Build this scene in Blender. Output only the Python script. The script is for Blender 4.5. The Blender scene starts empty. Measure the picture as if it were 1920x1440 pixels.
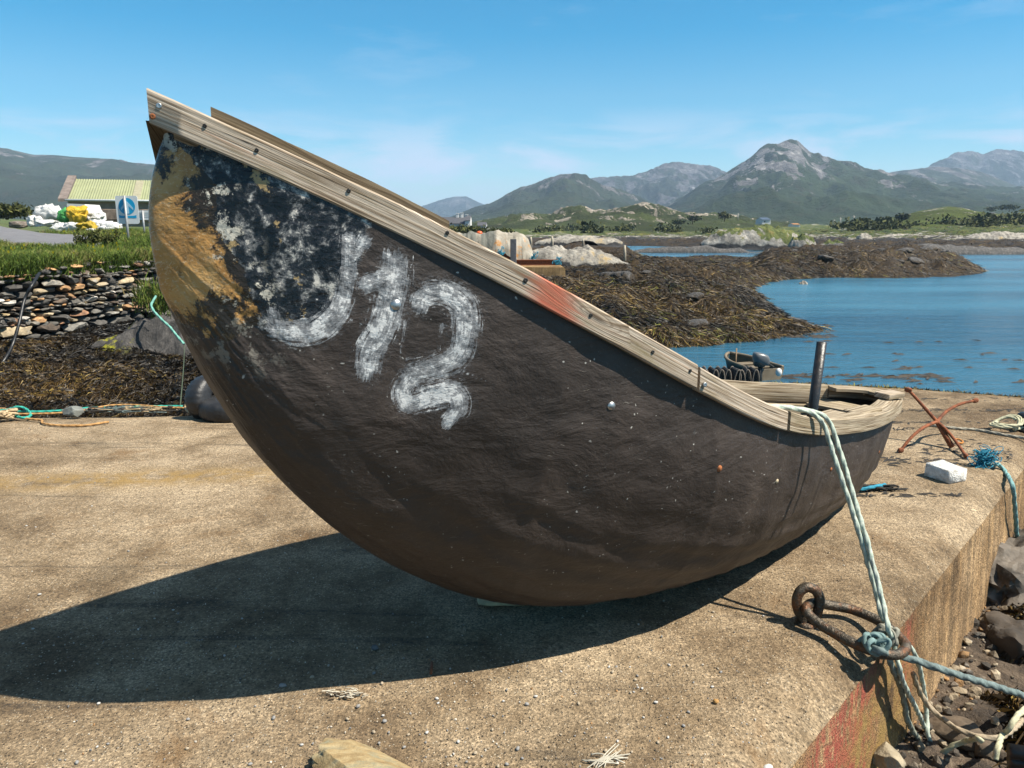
SKY_DUST, SKY_OZONE, SKY_HUE, SKY_SAT, SKY_STR, EXPO, HAZE = .3, 2.5, .484, 1.55, .066, 1.12, 1.7e-4
import bpy, bmesh, math, random
import numpy as np
from mathutils import Vector, noise as mnoise
random.seed(7); RNG = np.random.default_rng(7)
S = bpy.context.scene; COL = S.collection
R = math.radians

# ------------------------------------------------------------------ camera
CAMH, FPX, PITCH = 1.6, 1420.4182, R(11.54605)
cam = bpy.data.cameras.new('camera'); camo = bpy.data.objects.new('camera', cam); COL.objects.link(camo)
cam.sensor_fit = 'HORIZONTAL'; cam.sensor_width = 36; cam.lens = FPX / 1920 * 36
cam.clip_start = .05; cam.clip_end = 30000
camo.location = (0, 0, CAMH); camo.rotation_euler = (R(90) - PITCH, 0, 0)
S.camera = camo

def ray(px, py):
    a = (px - 960) / FPX; b = (720 - py) / FPX
    return np.array([a, math.cos(PITCH) + b * math.sin(PITCH), -math.sin(PITCH) + b * math.cos(PITCH)])
def at(px, py, z=0.0):                    # where the line of sight meets the height z
    d = ray(px, py); return d * ((z - CAMH) / d[2]) + np.array([0, 0, CAMH])
def atY(px, py, Y):                       # ... or the distance Y
    d = ray(px, py); return d * (Y / d[1]) + np.array([0, 0, CAMH])

# ------------------------------------------------------------------ numpy noise
def _hash(ix, iy, seed):
    n = (ix.astype(np.int64) * 374761393 + iy.astype(np.int64) * 668265263 + seed * 974711) & 0x7fffffff
    n = ((n ^ (n >> 13)) * 1274126177) & 0x7fffffff
    n = n ^ (n >> 16)
    return (n & 0xffff) / 65535.0
def vnoise(x, y, seed=0):
    x = np.asarray(x, float); y = np.asarray(y, float)
    ix = np.floor(x); iy = np.floor(y); fx = x - ix; fy = y - iy
    fx = fx * fx * fx * (fx * (fx * 6 - 15) + 10); fy = fy * fy * fy * (fy * (fy * 6 - 15) + 10)
    a = _hash(ix, iy, seed); b = _hash(ix + 1, iy, seed); c = _hash(ix, iy + 1, seed); d = _hash(ix + 1, iy + 1, seed)
    return (a + (b - a) * fx) * (1 - fy) + (c + (d - c) * fx) * fy
def fbm(x, y, o=5, seed=0, gain=.5, ridged=False):
    s = 0; amp = 1; tot = 0
    for k in range(o):
        n = vnoise(x * 2 ** k + 17.3 * k, y * 2 ** k - 9.1 * k, seed + k)
        if ridged: n = 1 - abs(2 * n - 1)
        s = s + n * amp; tot += amp; amp *= gain
    return s / tot - .5

# ------------------------------------------------------------------ objects
WLOC = {}
def tag(o, label=None, cat=None, group=None, kind=None):
    if label: o['label'] = label
    if cat: o['category'] = cat
    if group: o['group'] = group
    if kind: o['kind'] = kind
    return o
def thing(name, label, cat, loc, group=None):
    o = bpy.data.objects.new(name, None); COL.objects.link(o); o.location = loc
    o.empty_display_size = .1
    WLOC[o.name] = np.array(loc, float)
    return tag(o, label, cat, group)
class MB:
    def __init__(s):
        s.V = []; s.F = []; s.n = 0; s.uv = {}; s.at = {}; s.has = set()
    def add(s, V, F, uv=None, **attrs):
        V = np.asarray(V, float).reshape(-1, 3); k = len(s.V)
        s.V.append(V); off = s.n; s.n += len(V)
        s.F += [tuple(int(i) + off for i in f) for f in F]
        s.uv[k] = np.zeros((len(V), 2)) if uv is None else np.asarray(uv, float)
        for a, v in attrs.items():
            s.has.add(a); s.at[(a, k)] = v
        return s
    def build(s, name, mat, parent=None, smooth=True, loc=None, angle=None):
        V = np.concatenate(s.V)
        org = np.zeros(3)
        if parent is not None: org = WLOC[parent.name]
        elif loc is not None: org = np.asarray(loc, float)
        me = bpy.data.meshes.new(name)
        me.from_pydata((V - org).tolist(), [], s.F)
        o = bpy.data.objects.new(name, me); COL.objects.link(o)
        if parent is not None: o.parent = parent
        elif loc is not None: o.location = loc
        WLOC[o.name] = org
        UV = np.concatenate([s.uv[k] for k in range(len(s.V))])
        li = np.zeros(len(me.loops), dtype=np.int32); me.loops.foreach_get('vertex_index', li)
        if np.any(UV):
            l = me.uv_layers.new(name='uv'); l.data.foreach_set('uv', UV[li].astype(np.float32).ravel())
        for a in s.has:
            parts = []; c = None
            for k in range(len(s.V)):
                v = s.at.get((a, k)); n = len(s.V[k])
                if v is None: parts.append(None); continue
                v = np.asarray(v, float)
                if v.ndim == 0: v = np.full(n, float(v))
                if v.ndim == 1 and len(v) == 3 and n != 3: v = np.tile(v, (n, 1))
                c = v.ndim; parts.append(v)
            full = np.concatenate([p if p is not None else (np.zeros(len(s.V[k])) if c == 1 else np.zeros((len(s.V[k]), 3))) for k, p in enumerate(parts)])
            if c == 1:
                t = me.attributes.new(a, 'FLOAT', 'POINT'); t.data.foreach_set('value', full.astype(np.float32))
            else:
                t = me.attributes.new(a, 'FLOAT_COLOR', 'POINT')
                t.data.foreach_set('color', np.concatenate([full, np.ones((len(full), 1))], 1).astype(np.float32).ravel())
        for m in (mat if isinstance(mat, (list, tuple)) else [mat]): me.materials.append(m)
        me.polygons.foreach_set('use_smooth', [smooth] * len(me.polygons))
        if smooth and angle:
            try: me.set_sharp_from_angle(angle=R(angle))
            except Exception: pass
        me.update()
        return o

def gridF(nr, nc, close=False):
    F = []
    for i in range(nr - 1):
        for j in range(nc if close else nc - 1):
            j2 = (j + 1) % nc
            F.append((i * nc + j, i * nc + j2, (i + 1) * nc + j2, (i + 1) * nc + j))
    return F
def heightfield(X, Y, Z):
    return np.stack([X, Y, Z], -1).reshape(-1, 3), gridF(*X.shape)
def box(mb, c, size, rot=0, tilt=0, jit=0, uvs=1.0, **a):
    """chamfered box"""
    sx, sy, sz = [v / 2 for v in size]; b = min(sx, sy, sz) * .18
    bm = bmesh.new(); bmesh.ops.create_cube(bm, size=1)
    for v in bm.verts: v.co = Vector((v.co.x * 2 * sx, v.co.y * 2 * sy, v.co.z * 2 * sz))
    bmesh.ops.bevel(bm, geom=bm.edges[:], offset=b, segments=1, affect='EDGES', profile=.5)
    V = np.array([v.co for v in bm.verts]); F = [[v.index for v in f.verts] for f in bm.faces]; bm.free()
    if jit: V = V + RNG.normal(0, jit, V.shape)
    uv = np.stack([V[:, 0] * uvs, (V[:, 1] + V[:, 2]) * uvs], 1)
    ct, st = math.cos(tilt), math.sin(tilt)
    V = np.stack([V[:, 0] * ct - V[:, 2] * st, V[:, 1], V[:, 0] * st + V[:, 2] * ct], 1)
    cr, sr = math.cos(rot), math.sin(rot)
    V = np.stack([V[:, 0] * cr - V[:, 1] * sr, V[:, 0] * sr + V[:, 1] * cr, V[:, 2]], 1) + np.asarray(c)
    mb.add(V, F, uv, **a); return mb
def spline(P, n=12, closed=False):
    P = np.asarray(P, float)
    if closed: Q = np.concatenate([P[-1:], P, P[:2]])
    else: Q = np.concatenate([2 * P[:1] - P[1:2], P, 2 * P[-1:] - P[-2:-1]])
    out = []
    for i in range(1, len(Q) - 2):
        for k in range(n):
            t = k / n; a, b, c, d = Q[i - 1:i + 3]
            out.append(.5 * ((2 * b) + (c - a) * t + (2 * a - 5 * b + 4 * c - d) * t * t + (3 * b - a - 3 * c + d) * t ** 3))
    if not closed: out.append(Q[-2])
    return np.array(out)
def tube(mb, P, r, n=8, closed=False, lobes=0, pitch=.05, cap=True, **a):
    P = np.asarray(P, float); m = len(P)
    T = np.roll(P, -1, 0) - np.roll(P, 1, 0) if closed else np.gradient(P, axis=0)
    T = T / (np.linalg.norm(T, axis=1, keepdims=True) + 1e-12)
    up = np.array([0, 0, 1.0]) if abs(T[0][2]) < .9 else np.array([1.0, 0, 0])
    u = np.cross(T[0], up); u /= np.linalg.norm(u); U = [u]
    for i in range(1, m):
        u = U[-1] - T[i] * np.dot(U[-1], T[i]); u /= np.linalg.norm(u) + 1e-12; U.append(u)
    U = np.array(U); W = np.cross(T, U)
    s = np.concatenate([[0], np.cumsum(np.linalg.norm(np.diff(P, axis=0), axis=1))])
    rr = np.full(m, r) if np.ndim(r) == 0 else np.asarray(r, float)
    ph = np.linspace(0, 2 * math.pi, n, endpoint=False)[None]
    if lobes: k = rr[:, None] * (.76 + .32 * np.abs(np.cos(lobes / 2 * (ph - s[:, None] / pitch * 2 * math.pi / lobes))))
    else: k = rr[:, None] + 0 * ph
    V = P[:, None] + k[..., None] * (np.cos(ph)[..., None] * U[:, None] + np.sin(ph)[..., None] * W[:, None])
    F = gridF(m, n, True)
    if closed:
        F += [((m - 1) * n + j, (m - 1) * n + (j + 1) % n, (j + 1) % n, j) for j in range(n)]
    elif cap:
        F += [tuple(range(n))[::-1], tuple((m - 1) * n + j for j in range(n))]
    uv = np.stack([np.repeat(s, n), np.tile(ph[0] * .05, m)], 1)
    mb.add(V, F, uv, **a); return mb
def resample(P, step):
    P = np.asarray(P, float); s = np.concatenate([[0], np.cumsum(np.linalg.norm(np.diff(P, axis=0), axis=1))])
    q = np.linspace(0, s[-1], max(2, int(s[-1] / step)))
    return np.stack([np.interp(q, s, P[:, k]) for k in range(3)], 1)
_ico = {}
def ico(sub):
    if sub not in _ico:
        bm = bmesh.new(); bmesh.ops.create_icosphere(bm, subdivisions=sub, radius=1)
        _ico[sub] = (np.array([v.co for v in bm.verts]), [[v.index for v in f.verts] for f in bm.faces]); bm.free()
    return _ico[sub]
def blob(c, r, seed=0, sub=3, rough=.25, freq=1.3, box_=0.0, rot=0.0, facet=0.0):
    V, F = ico(sub); V = V.copy()
    if box_:
        m = np.abs(V).max(1, keepdims=True); V = V * (1 - box_) + V / m * box_ * .85
    off = Vector((seed * 3.17, seed * 1.71, seed * 5.3))
    k = np.array([mnoise.fractal(Vector(v) * freq + off, 1.0, 2.0, 4) for v in V])
    V = V * (1 + rough * k)[:, None]
    if facet:
        rg = np.random.default_rng(seed + 5)
        for _ in range(9):
            n = rg.normal(size=3); n /= np.linalg.norm(n); h = rg.uniform(.55, .85)
            d = V @ n; V = V - np.maximum(d - h, 0)[:, None] * n[None] * facet
    V = V * np.asarray(r)
    cr, sr = math.cos(rot), math.sin(rot)
    V = np.stack([V[:, 0] * cr - V[:, 1] * sr, V[:, 0] * sr + V[:, 1] * cr, V[:, 2]], 1)
    return V + np.asarray(c), F
def lathe(mb, prof, c, axis=(0, 0, 1), n=16, **a):
    ax = Vector(axis).normalized(); q = Vector((0, 0, 1)).rotation_difference(ax)
    V = []
    for r, h in prof:
        for k in range(n):
            an = 2 * math.pi * k / n
            v = q @ Vector((r * math.cos(an), r * math.sin(an), h)); V.append((v.x + c[0], v.y + c[1], v.z + c[2]))
    mb.add(V, gridF(len(prof), n, True) + [tuple(range(n))[::-1], tuple((len(prof) - 1) * n + k for k in range(n))], **a); return mb
def prism(mb, poly, y0, y1, fn, **a):
    """extrude a 2-D polygon; fn maps (u, v, w) to a point"""
    n = len(poly); V = [fn(u, v, y0) for u, v in poly] + [fn(u, v, y1) for u, v in poly]
    F = [tuple(range(n)), tuple(range(2 * n - 1, n - 1, -1))] + [(i, i + n, (i + 1) % n + n, (i + 1) % n) for i in range(n)]
    mb.add(V, F, **a); return mb

# ------------------------------------------------------------------ materials
class Mat:
    def __init__(s, name):
        s.m = bpy.data.materials.new(name); s.m.use_nodes = True; s.t = s.m.node_tree
        s.b = s.t.nodes['Principled BSDF']; s._tc = None
    def nd(s, typ, ins=None, **props):
        n = s.t.nodes.new(typ)
        for k, v in props.items(): setattr(n, k, v)
        for k, v in (ins or {}).items(): s.set(n.inputs[k], v)
        return n
    def set(s, sock, v):
        if isinstance(v, bpy.types.NodeSocket): s.t.links.new(v, sock)
        elif v is not None:
            if sock.type == 'RGBA' and len(v) == 3: v = (*v, 1)
            sock.default_value = v
    def tc(s, k='Object'):
        if s._tc is None: s._tc = s.nd('ShaderNodeTexCoord')
        return s._tc.outputs[k]
    def pos(s): return s.nd('ShaderNodeNewGeometry').outputs['Position']
    def mapp(s, v, scale=(1, 1, 1), loc=(0, 0, 0), rot=(0, 0, 0)):
        return s.nd('ShaderNodeMapping', {'Vector': v, 'Scale': scale, 'Location': loc, 'Rotation': rot}).outputs[0]
    def noise(s, v, scale, detail=4, rough=.55, dist=0.0, out='Fac'):
        return s.nd('ShaderNodeTexNoise', {'Vector': v, 'Scale': scale, 'Detail': detail, 'Roughness': rough, 'Distortion': dist}).outputs[out]
    def vor(s, v, scale, out='Distance', feature='F1', rnd=1.0):
        return s.nd('ShaderNodeTexVoronoi', {'Vector': v, 'Scale': scale, 'Randomness': rnd}, feature=feature).outputs[out]
    def ramp(s, f, stops, interp='LINEAR'):
        n = s.nd('ShaderNodeValToRGB', {'Fac': f}); r = n.color_ramp; r.interpolation = interp
        while len(r.elements) < len(stops): r.elements.new(.5)
        for e, (p, c) in zip(r.elements, stops):
            e.position = p; e.color = (*c, 1) if not np.isscalar(c) else (c, c, c, 1)
        return n.outputs[0]
    def mix(s, f, a, b, blend='MIX'):
        n = s.nd('ShaderNodeMix', data_type='RGBA', blend_type=blend)
        s.set(n.inputs[0], f); s.set(n.inputs[6], a); s.set(n.inputs[7], b); return n.outputs[2]
    def math(s, op, a, b=None, clamp=False):
        n = s.nd('ShaderNodeMath', operation=op, use_clamp=clamp); s.set(n.inputs[0], a)
        if b is not None: s.set(n.inputs[1], b)
        return n.outputs[0]
    def mr(s, v, a, b, c=0., d=1., smooth=False):
        return s.nd('ShaderNodeMapRange', {'Value': v, 'From Min': a, 'From Max': b, 'To Min': c, 'To Max': d},
                    interpolation_type='SMOOTHSTEP' if smooth else 'LINEAR').outputs[0]
    def attr(s, name, out='Fac'): return s.nd('ShaderNodeAttribute', attribute_name=name).outputs[out]
    def sep(s, v): return s.nd('ShaderNodeSeparateXYZ', {'Vector': v}).outputs
    def bump(s, h, strength=.5, dist=.01, normal=None):
        return s.nd('ShaderNodeBump', {'Height': h, 'Strength': strength, 'Distance': dist, 'Normal': normal}).outputs[0]
    def out(s, color=None, rough=None, normal=None, alb=.70, **kw):
        if color is not None and alb != 1: color = s.mix(1, color, (alb,) * 3, 'MULTIPLY')
        s.set(s.b.inputs['Base Color'], color); s.set(s.b.inputs['Roughness'], rough)
        if normal is not None: s.set(s.b.inputs['Normal'], normal)
        for k, v in kw.items(): s.set(s.b.inputs[k.replace('_', ' ')], v)
        return s.m

def simple(name, col, rough=.6, var=.25, scale=8, bump=.2, bscale=40, metallic=0., dirt=None):
    m = Mat(name); p = m.tc()
    n = m.noise(p, scale, 5)
    lo = tuple(c * (1 - var) for c in col); hi = tuple(min(1, c * (1 + var)) for c in col)
    c = m.ramp(n, [(.3, lo), (.7, hi)])
    if dirt: c = m.mix(m.mr(m.noise(p, scale * .6, 6, .65), .5, .66), c, dirt)
    return m.out(c, rough, m.bump(m.noise(p, bscale, 4), bump, .01), Metallic=metallic)

def m_concrete(face=False):
    m = Mat('concrete_face' if face else 'concrete'); p = m.tc()
    big = m.noise(p, .55, 5, .6); mid = m.noise(p, 3.2, 6, .65)
    c = m.ramp(m.math('ADD', m.math('MULTIPLY', big, .55), m.math('MULTIPLY', mid, .45)),
               [(.38, (.165, .113, .066)), (.48, (.33, .245, .155)), (.60, (.54, .425, .290))])
    fine = m.noise(p, 95, 4, .75)
    c = m.mix(m.mr(mid, .35, .65, .55, .95), c, m.ramp(fine, [(.30, .12), (.45, .74), (.54, 1.06), (.66, 2.0)]), 'MULTIPLY')
    fine2 = m.noise(p, 31, 4, .7)
    c = m.mix(.75, c, m.ramp(fine2, [(.3, .5), (.5, 1.0), (.7, 1.5)]), 'MULTIPLY')
    # worn aggregate: pale and dark chips
    v = m.nd('ShaderNodeTexVoronoi', {'Vector': p, 'Scale': 96.0, 'Randomness': 1.0})
    chip = m.mr(v.outputs['Distance'], .34, .2)
    pick = m.sep(v.outputs['Color'])
    c = m.mix(m.math('MULTIPLY', chip, m.mr(pick[0], .74, .84)), c, (.74, .64, .50))
    c = m.mix(m.math('MULTIPLY', chip, m.mr(pick[1], .72, .85)), c, (.05, .042, .035))
    crk = m.vor(m.nd('ShaderNodeVectorMath', {0: p, 1: m.nd('ShaderNodeVectorMath', {0: m.noise(p, 2.2, 5, .65, 0, 'Color'), 1: (.55, .55, .3)}, operation='MULTIPLY').outputs[0]}, operation='ADD').outputs[0], .62, 'Distance', 'DISTANCE_TO_EDGE')
    crack = m.math('MULTIPLY', m.mr(crk, .010, .002), m.mr(m.noise(p, .9, 3), .60, .68))
    c = m.mix(m.math('MULTIPLY', crack, .6), c, (.035, .028, .022))
    # rusty and mossy patches
    st = m.noise(p, 1.6, 7, .7, .6)
    c = m.mix(m.mr(st, .57, .70, 0, .6), c, (.24, .125, .042))
    c = m.mix(m.mr(m.noise(m.mapp(p, (1, 1, 1), (7, 3, 0)), 1.1, 7, .7, .4), .55, .70, 0, .55), c, (.095, .068, .040))
    # long dark scuff lines dragged over the slab
    rotp = m.mapp(p, (.16, 1.9, 1), (0, 0, 0), (0, 0, R(-24)))
    scf = m.math('MULTIPLY', m.mr(m.noise(rotp, 2.6, 6, .68, .5), .575, .63), m.mr(fine2, .42, .56))
    c = m.mix(m.math('MULTIPLY', scf, .7), c, (.055, .047, .04))
    if face:
        z = m.mapp(p, (9, 9, .5)); sk = m.noise(z, 1.5, 6, .65)
        c = m.mix(.75, c, m.ramp(sk, [(.34, (.50, .47, .43)), (.5, (.98, .9, .8)), (.64, (1.55, 1.4, 1.15))]), 'MULTIPLY')
    c = m.mix(1, c, (1.16, 1.04, .90) if face else (1.03, 1.0, .955), 'MULTIPLY')
    red = m.attr('red')
    c = m.mix(m.math('MULTIPLY', m.mr(red, .0, .45), m.mr(m.noise(m.mapp(p, (3, 3, 1)), 9, 6, .75), .42, .54)), c, (.50, .125, .085))
    gold = m.attr('gold')
    c = m.mix(m.math('MULTIPLY', m.mr(gold, 0, .5), m.mr(m.noise(p, 7, 6, .7), .38, .58)), c, (.44, .28, .10))
    h = m.math('ADD', m.math('MULTIPLY', fine, .7), m.math('ADD', m.math('MULTIPLY', fine2, 1.3), m.math('MULTIPLY', chip, .25)))
    return m.out(c, .9, m.bump(h, .9, .014), alb=.60, Specular_IOR_Level=.2)

def m_hull():
    m = Mat('tarred_canvas'); p = m.tc()
    uvv = m.tc('UV')
    base = m.ramp(m.noise(p, 2.2, 6, .65), [(.3, (.030, .021, .016)), (.55, (.057, .040, .031)), (.75, (.084, .061, .048))])
    # fine hair-like brush marks: stretched, warped noise
    warp = m.nd('ShaderNodeVectorMath', {0: p, 1: m.nd('ShaderNodeVectorMath', {0: m.noise(p, 9, 3, .6, 0, 'Color'), 1: (.07, .07, .07)}, operation='MULTIPLY').outputs[0]}, operation='ADD').outputs[0]
    hair = m.noise(m.mapp(warp, (34, 34, 85)), 1.7, 5, .72, .8)
    hair2 = m.noise(m.mapp(warp, (95, 95, 30), (3, 1, 2)), 1.4, 4, .7, 1.0)
    base = m.mix(m.mr(hair2, .59, .70, 0, .55), base, (.125, .098, .080))
    # pale scratches and gull-lime specks
    v = m.nd('ShaderNodeTexVoronoi', {'Vector': m.mapp(warp, (1, 1, 1)), 'Scale': 75.0})
    sp = m.sep(v.outputs['Color'])
    spots = m.math('MULTIPLY', m.mr(m.math('ADD', v.outputs['Distance'], m.mr(hair, .3, .7, -.14, .14)), .26, .16), m.mr(sp[0], .94, .95))
    spots = m.math('MULTIPLY', spots, m.mr(m.noise(p, 2.6, 3), .44, .58))
    base = m.mix(spots, base, (.55, .52, .47))
    scr = m.noise(m.mapp(warp, (14, 14, 170), (1, 4, 2), (R(20), R(35), 0)), 1.0, 3, .55, .6)
    base = m.mix(m.math('MULTIPLY', m.mr(scr, .70, .73), m.mr(m.noise(p, 2.0, 4), .38, .56)), base, (.36, .32, .27))
    # muddy, scuffed bottom
    low = m.attr('low')
    base = m.mix(m.math('MULTIPLY', low, m.mr(m.noise(p, 5, 6, .7), .3, .65, .25, .9)), base, (.046, .034, .024))
    # bow: fibreglass patch
    tn = m.attr('tan'); edge = m.math('ADD', tn, m.mr(m.noise(p, 13, 6, .72), .3, .7, -.020, .020))
    tmask = m.mr(edge, -.001, .003)
    tcol = m.ramp(m.noise(p, 8, 6, .6, .5), [(.28, (.27, .125, .030)), (.5, (.52, .27, .075)), (.72, (.64, .40, .15))])
    tcol = m.mix(m.mr(hair, .55, .64, 0, .55), tcol, (.72, .58, .37))
    stain = m.noise(p, 6.3, 7, .75, .3)
    tcol = m.mix(m.mr(m.math('ADD', stain, m.mr(tn, .0, .17, .13, -.08)), .525, .57), tcol, (.030, .020, .011))
    tcol = m.mix(m.mr(m.noise(p, 17, 5, .7), .60, .68, 0, .8), tcol, (.10, .062, .022))
    # bow: shiny black tar with grey and tan showing through
    gl = m.attr('gloss')
    gmask = m.mr(m.math('ADD', gl, m.mr(m.noise(p, 8, 6, .7), .3, .7, -.35, .35)), .3, .42)
    gcol = m.ramp(m.noise(p, 19, 7, .74, .25), [(.44, (.007, .007, .008)), (.53, (.030, .030, .032)), (.555, (.13, .128, .125)), (.60, (.22, .21, .20)), (.615, (.62, .58, .51))])
    gcol = m.mix(m.mr(m.noise(m.mapp(p, (1, 1, 1), (5, 2, 8)), 7, 6, .72), .60, .63, 0, .9), gcol, (.52, .36, .16))
    # white brush letters
    pa = m.attr('paint')
    bv = m.nd('ShaderNodeCombineXYZ', {0: m.math('MULTIPLY', m.attr('pu'), 16.0), 1: m.math('MULTIPLY', m.attr('pv'), 150.0), 2: 0.0}).outputs[0]
    brush = m.noise(bv, 1.0, 5, .62, .4)
    pm = m.math('ADD', pa, m.math('ADD', m.mr(brush, .3, .7, -.42, .42), m.mr(m.noise(p, 15, 6, .78), .3, .7, -.26, .26)))
    pmask = m.mr(pm, .15, .20, 0, .94); pn = m.math('ADD', m.noise(p, 30, 6, .78), m.mr(pa, 0, .75, -.07, .07)); pn = m.math('ADD', pn, m.math('ADD', m.mr(m.noise(p, 8, 5, .7), .35, .65, -.10, .10), m.mr(brush, .3, .7, -.09, .09)))
    pcol = m.ramp(pn, [(.34, (.05, .048, .05)), (.44, (.20, .20, .205)), (.57, (.38, .38, .385)), (.625, (.82, .81, .79))])
    smear = m.math('MULTIPLY', m.mr(pa, -.55, .15), m.mr(hair, .50, .66, 0, .55))
    c = m.mix(gmask, base, gcol)
    chalk = m.math('MULTIPLY', m.mr(m.math('ABSOLUTE', tn), .13, .03), m.mr(m.noise(m.mapp(p, (1, 1, 1), (2, 9, 4)), 13, 7, .76), .545, .585))
    c = m.mix(smear, c, (.26, .26, .27))
    c = m.mix(pmask, c, pcol)
    c = m.mix(tmask, c, tcol)
    c = m.mix(m.math('MULTIPLY', chalk, m.mr(m.attr('gloss'), .0, .4, .25, .95)), c, (.74, .68, .56))
    rg = m.mix(gmask, (.56,) * 3, (.17,) * 3); rg = m.mix(tmask, rg, (.27,) * 3); rg = m.mix(pmask, rg, (.5,) * 3)
    wr = m.noise(m.mapp(p, (1, 1, 1.35)), 46, 5, .62, .5)
    h = m.math('ADD', m.math('MULTIPLY', hair, .35), m.math('MULTIPLY', wr, m.mr(gl, 0, .5, .5, 2.0)))
    h = m.math('ADD', h, m.math('MULTIPLY', tmask, .5))
    nrm = m.bump(h, .36, .0065)
    nrm = m.bump(m.noise(m.mapp(p, (1, 1, 1.8), (0, 0, 0), (0, R(25), 0)), 4.2, 5, .6, .3), .35, .05, nrm)
    return m.out(c, m.sep(rg)[0], nrm, alb=.66, Specular_IOR_Level=.42)

def m_wood(name, tone=(1, 1, 1), redpatch=False, dark=0.0):
    m = Mat(name); uv = m.tc('UV'); p = m.tc()
    s = m.sep(uv)
    # knots bend the grain
    kv = m.nd('ShaderNodeTexVoronoi', {'Vector': m.mapp(uv, (2.1, 7.0, 1)), 'Scale': 1.0, 'Randomness': .95})
    kd = kv.outputs['Distance']; kpick = m.mr(m.sep(kv.outputs['Color'])[0], .60, .62)
    bend = m.math('MULTIPLY', m.math('MULTIPLY', m.mr(kd, .45, .0), .05), kpick)
    vec = m.nd('ShaderNodeCombineXYZ', {0: s[0], 1: m.math('ADD', s[1], bend), 2: 0.0}).outputs[0]
    gr = m.noise(m.mapp(vec, (3.0, 130, 1)), 1, 5, .62, .35)
    gr2 = m.noise(m.mapp(vec, (1.3, 42, 1), (3, 1, 0)), 1, 4, .6, .3)
    c = m.ramp(gr, [(.32, (.10, .075, .05)), (.42, (.31, .25, .185)), (.54, (.54, .485, .41)), (.70, (.76, .705, .62))])
    c = m.mix(.6, c, m.ramp(gr2, [(.32, (.45, .42, .38)), (.52, (1.0, .97, .92)), (.7, (1.3, 1.24, 1.15))]), 'MULTIPLY')
    blot = m.noise(m.mapp(uv, (1.2, 4, 1)), 2.2, 6, .65)
    c = m.mix(m.mr(blot, .50, .66, 0, .5), c, (.25, .20, .115))
    c = m.mix(m.mr(m.noise(m.mapp(uv, (2.4, 6, 1), (9, 2, 0)), 2.0, 6, .7), .56, .68, 0, .45), c, (.20, .18, .07))
    knot = m.math('MULTIPLY', m.mr(kd, .13, .05), kpick)
    c = m.mix(m.math('MULTIPLY', knot, .85), c, (.075, .05, .035))
    ring = m.math('MULTIPLY', m.math('MULTIPLY', m.mr(m.math('SINE', m.math('MULTIPLY', kd, 95)), .2, .9), m.mr(kd, .36, .1)), kpick)
    c = m.mix(m.math('MULTIPLY', ring, .55), c, (.15, .105, .07))
    if redpatch:
        rd = m.attr('red')
        rf = m.math('MULTIPLY', m.mr(m.math('ADD', rd, m.mr(gr2, .3, .7, -.3, .3)), .15, .7), m.mr(gr, .30, .58, .35, .9))
        c = m.mix(rf, c, (.52, .115, .06))
    c = m.mix(1, c, tone, 'MULTIPLY')
    crack = m.mr(m.noise(m.mapp(vec, (1.6, 70, 1), (1, 7, 0)), 1, 3, .5, .2), .30, .335, 1, 0)
    c = m.mix(m.math('MULTIPLY', crack, .8), c, (.055, .04, .028))
    h = m.math('SUBTRACT', m.math('ADD', gr, m.math('MULTIPLY', gr2, .6)), crack)
    h = m.math('SUBTRACT', h, knot)
    return m.out(c, .82, m.bump(h, .6, .004), Specular_IOR_Level=.2)

def m_rope(name, a, b, rough=.8, scale=60):
    m = Mat(name); p = m.tc()
    c = m.ramp(m.noise(p, scale, 4, .7), [(.32, b), (.62, a)])
    c = m.mix(m.mr(m.noise(p, 7, 4), .5, .75, 0, .5), c, tuple(v * .45 for v in a))
    return m.out(c, rough, m.bump(m.noise(p, 260, 3), .5, .002))

def m_stone(name='wall_stone'):
    m = Mat(name); p = m.tc(); c = m.attr('col', 'Color')
    c = m.mix(1, c, m.ramp(m.noise(p, 9, 6, .7), [(.3, .45), (.52, 1.0), (.72, 1.7)]), 'MULTIPLY')
    c = m.mix(m.mr(m.noise(p, 5, 5, .7), .60, .70, 0, .7), c, (.50, .48, .44))
    return m.out(c, .88, m.bump(m.noise(p, 22, 6, .7), .7, .03))

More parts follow.
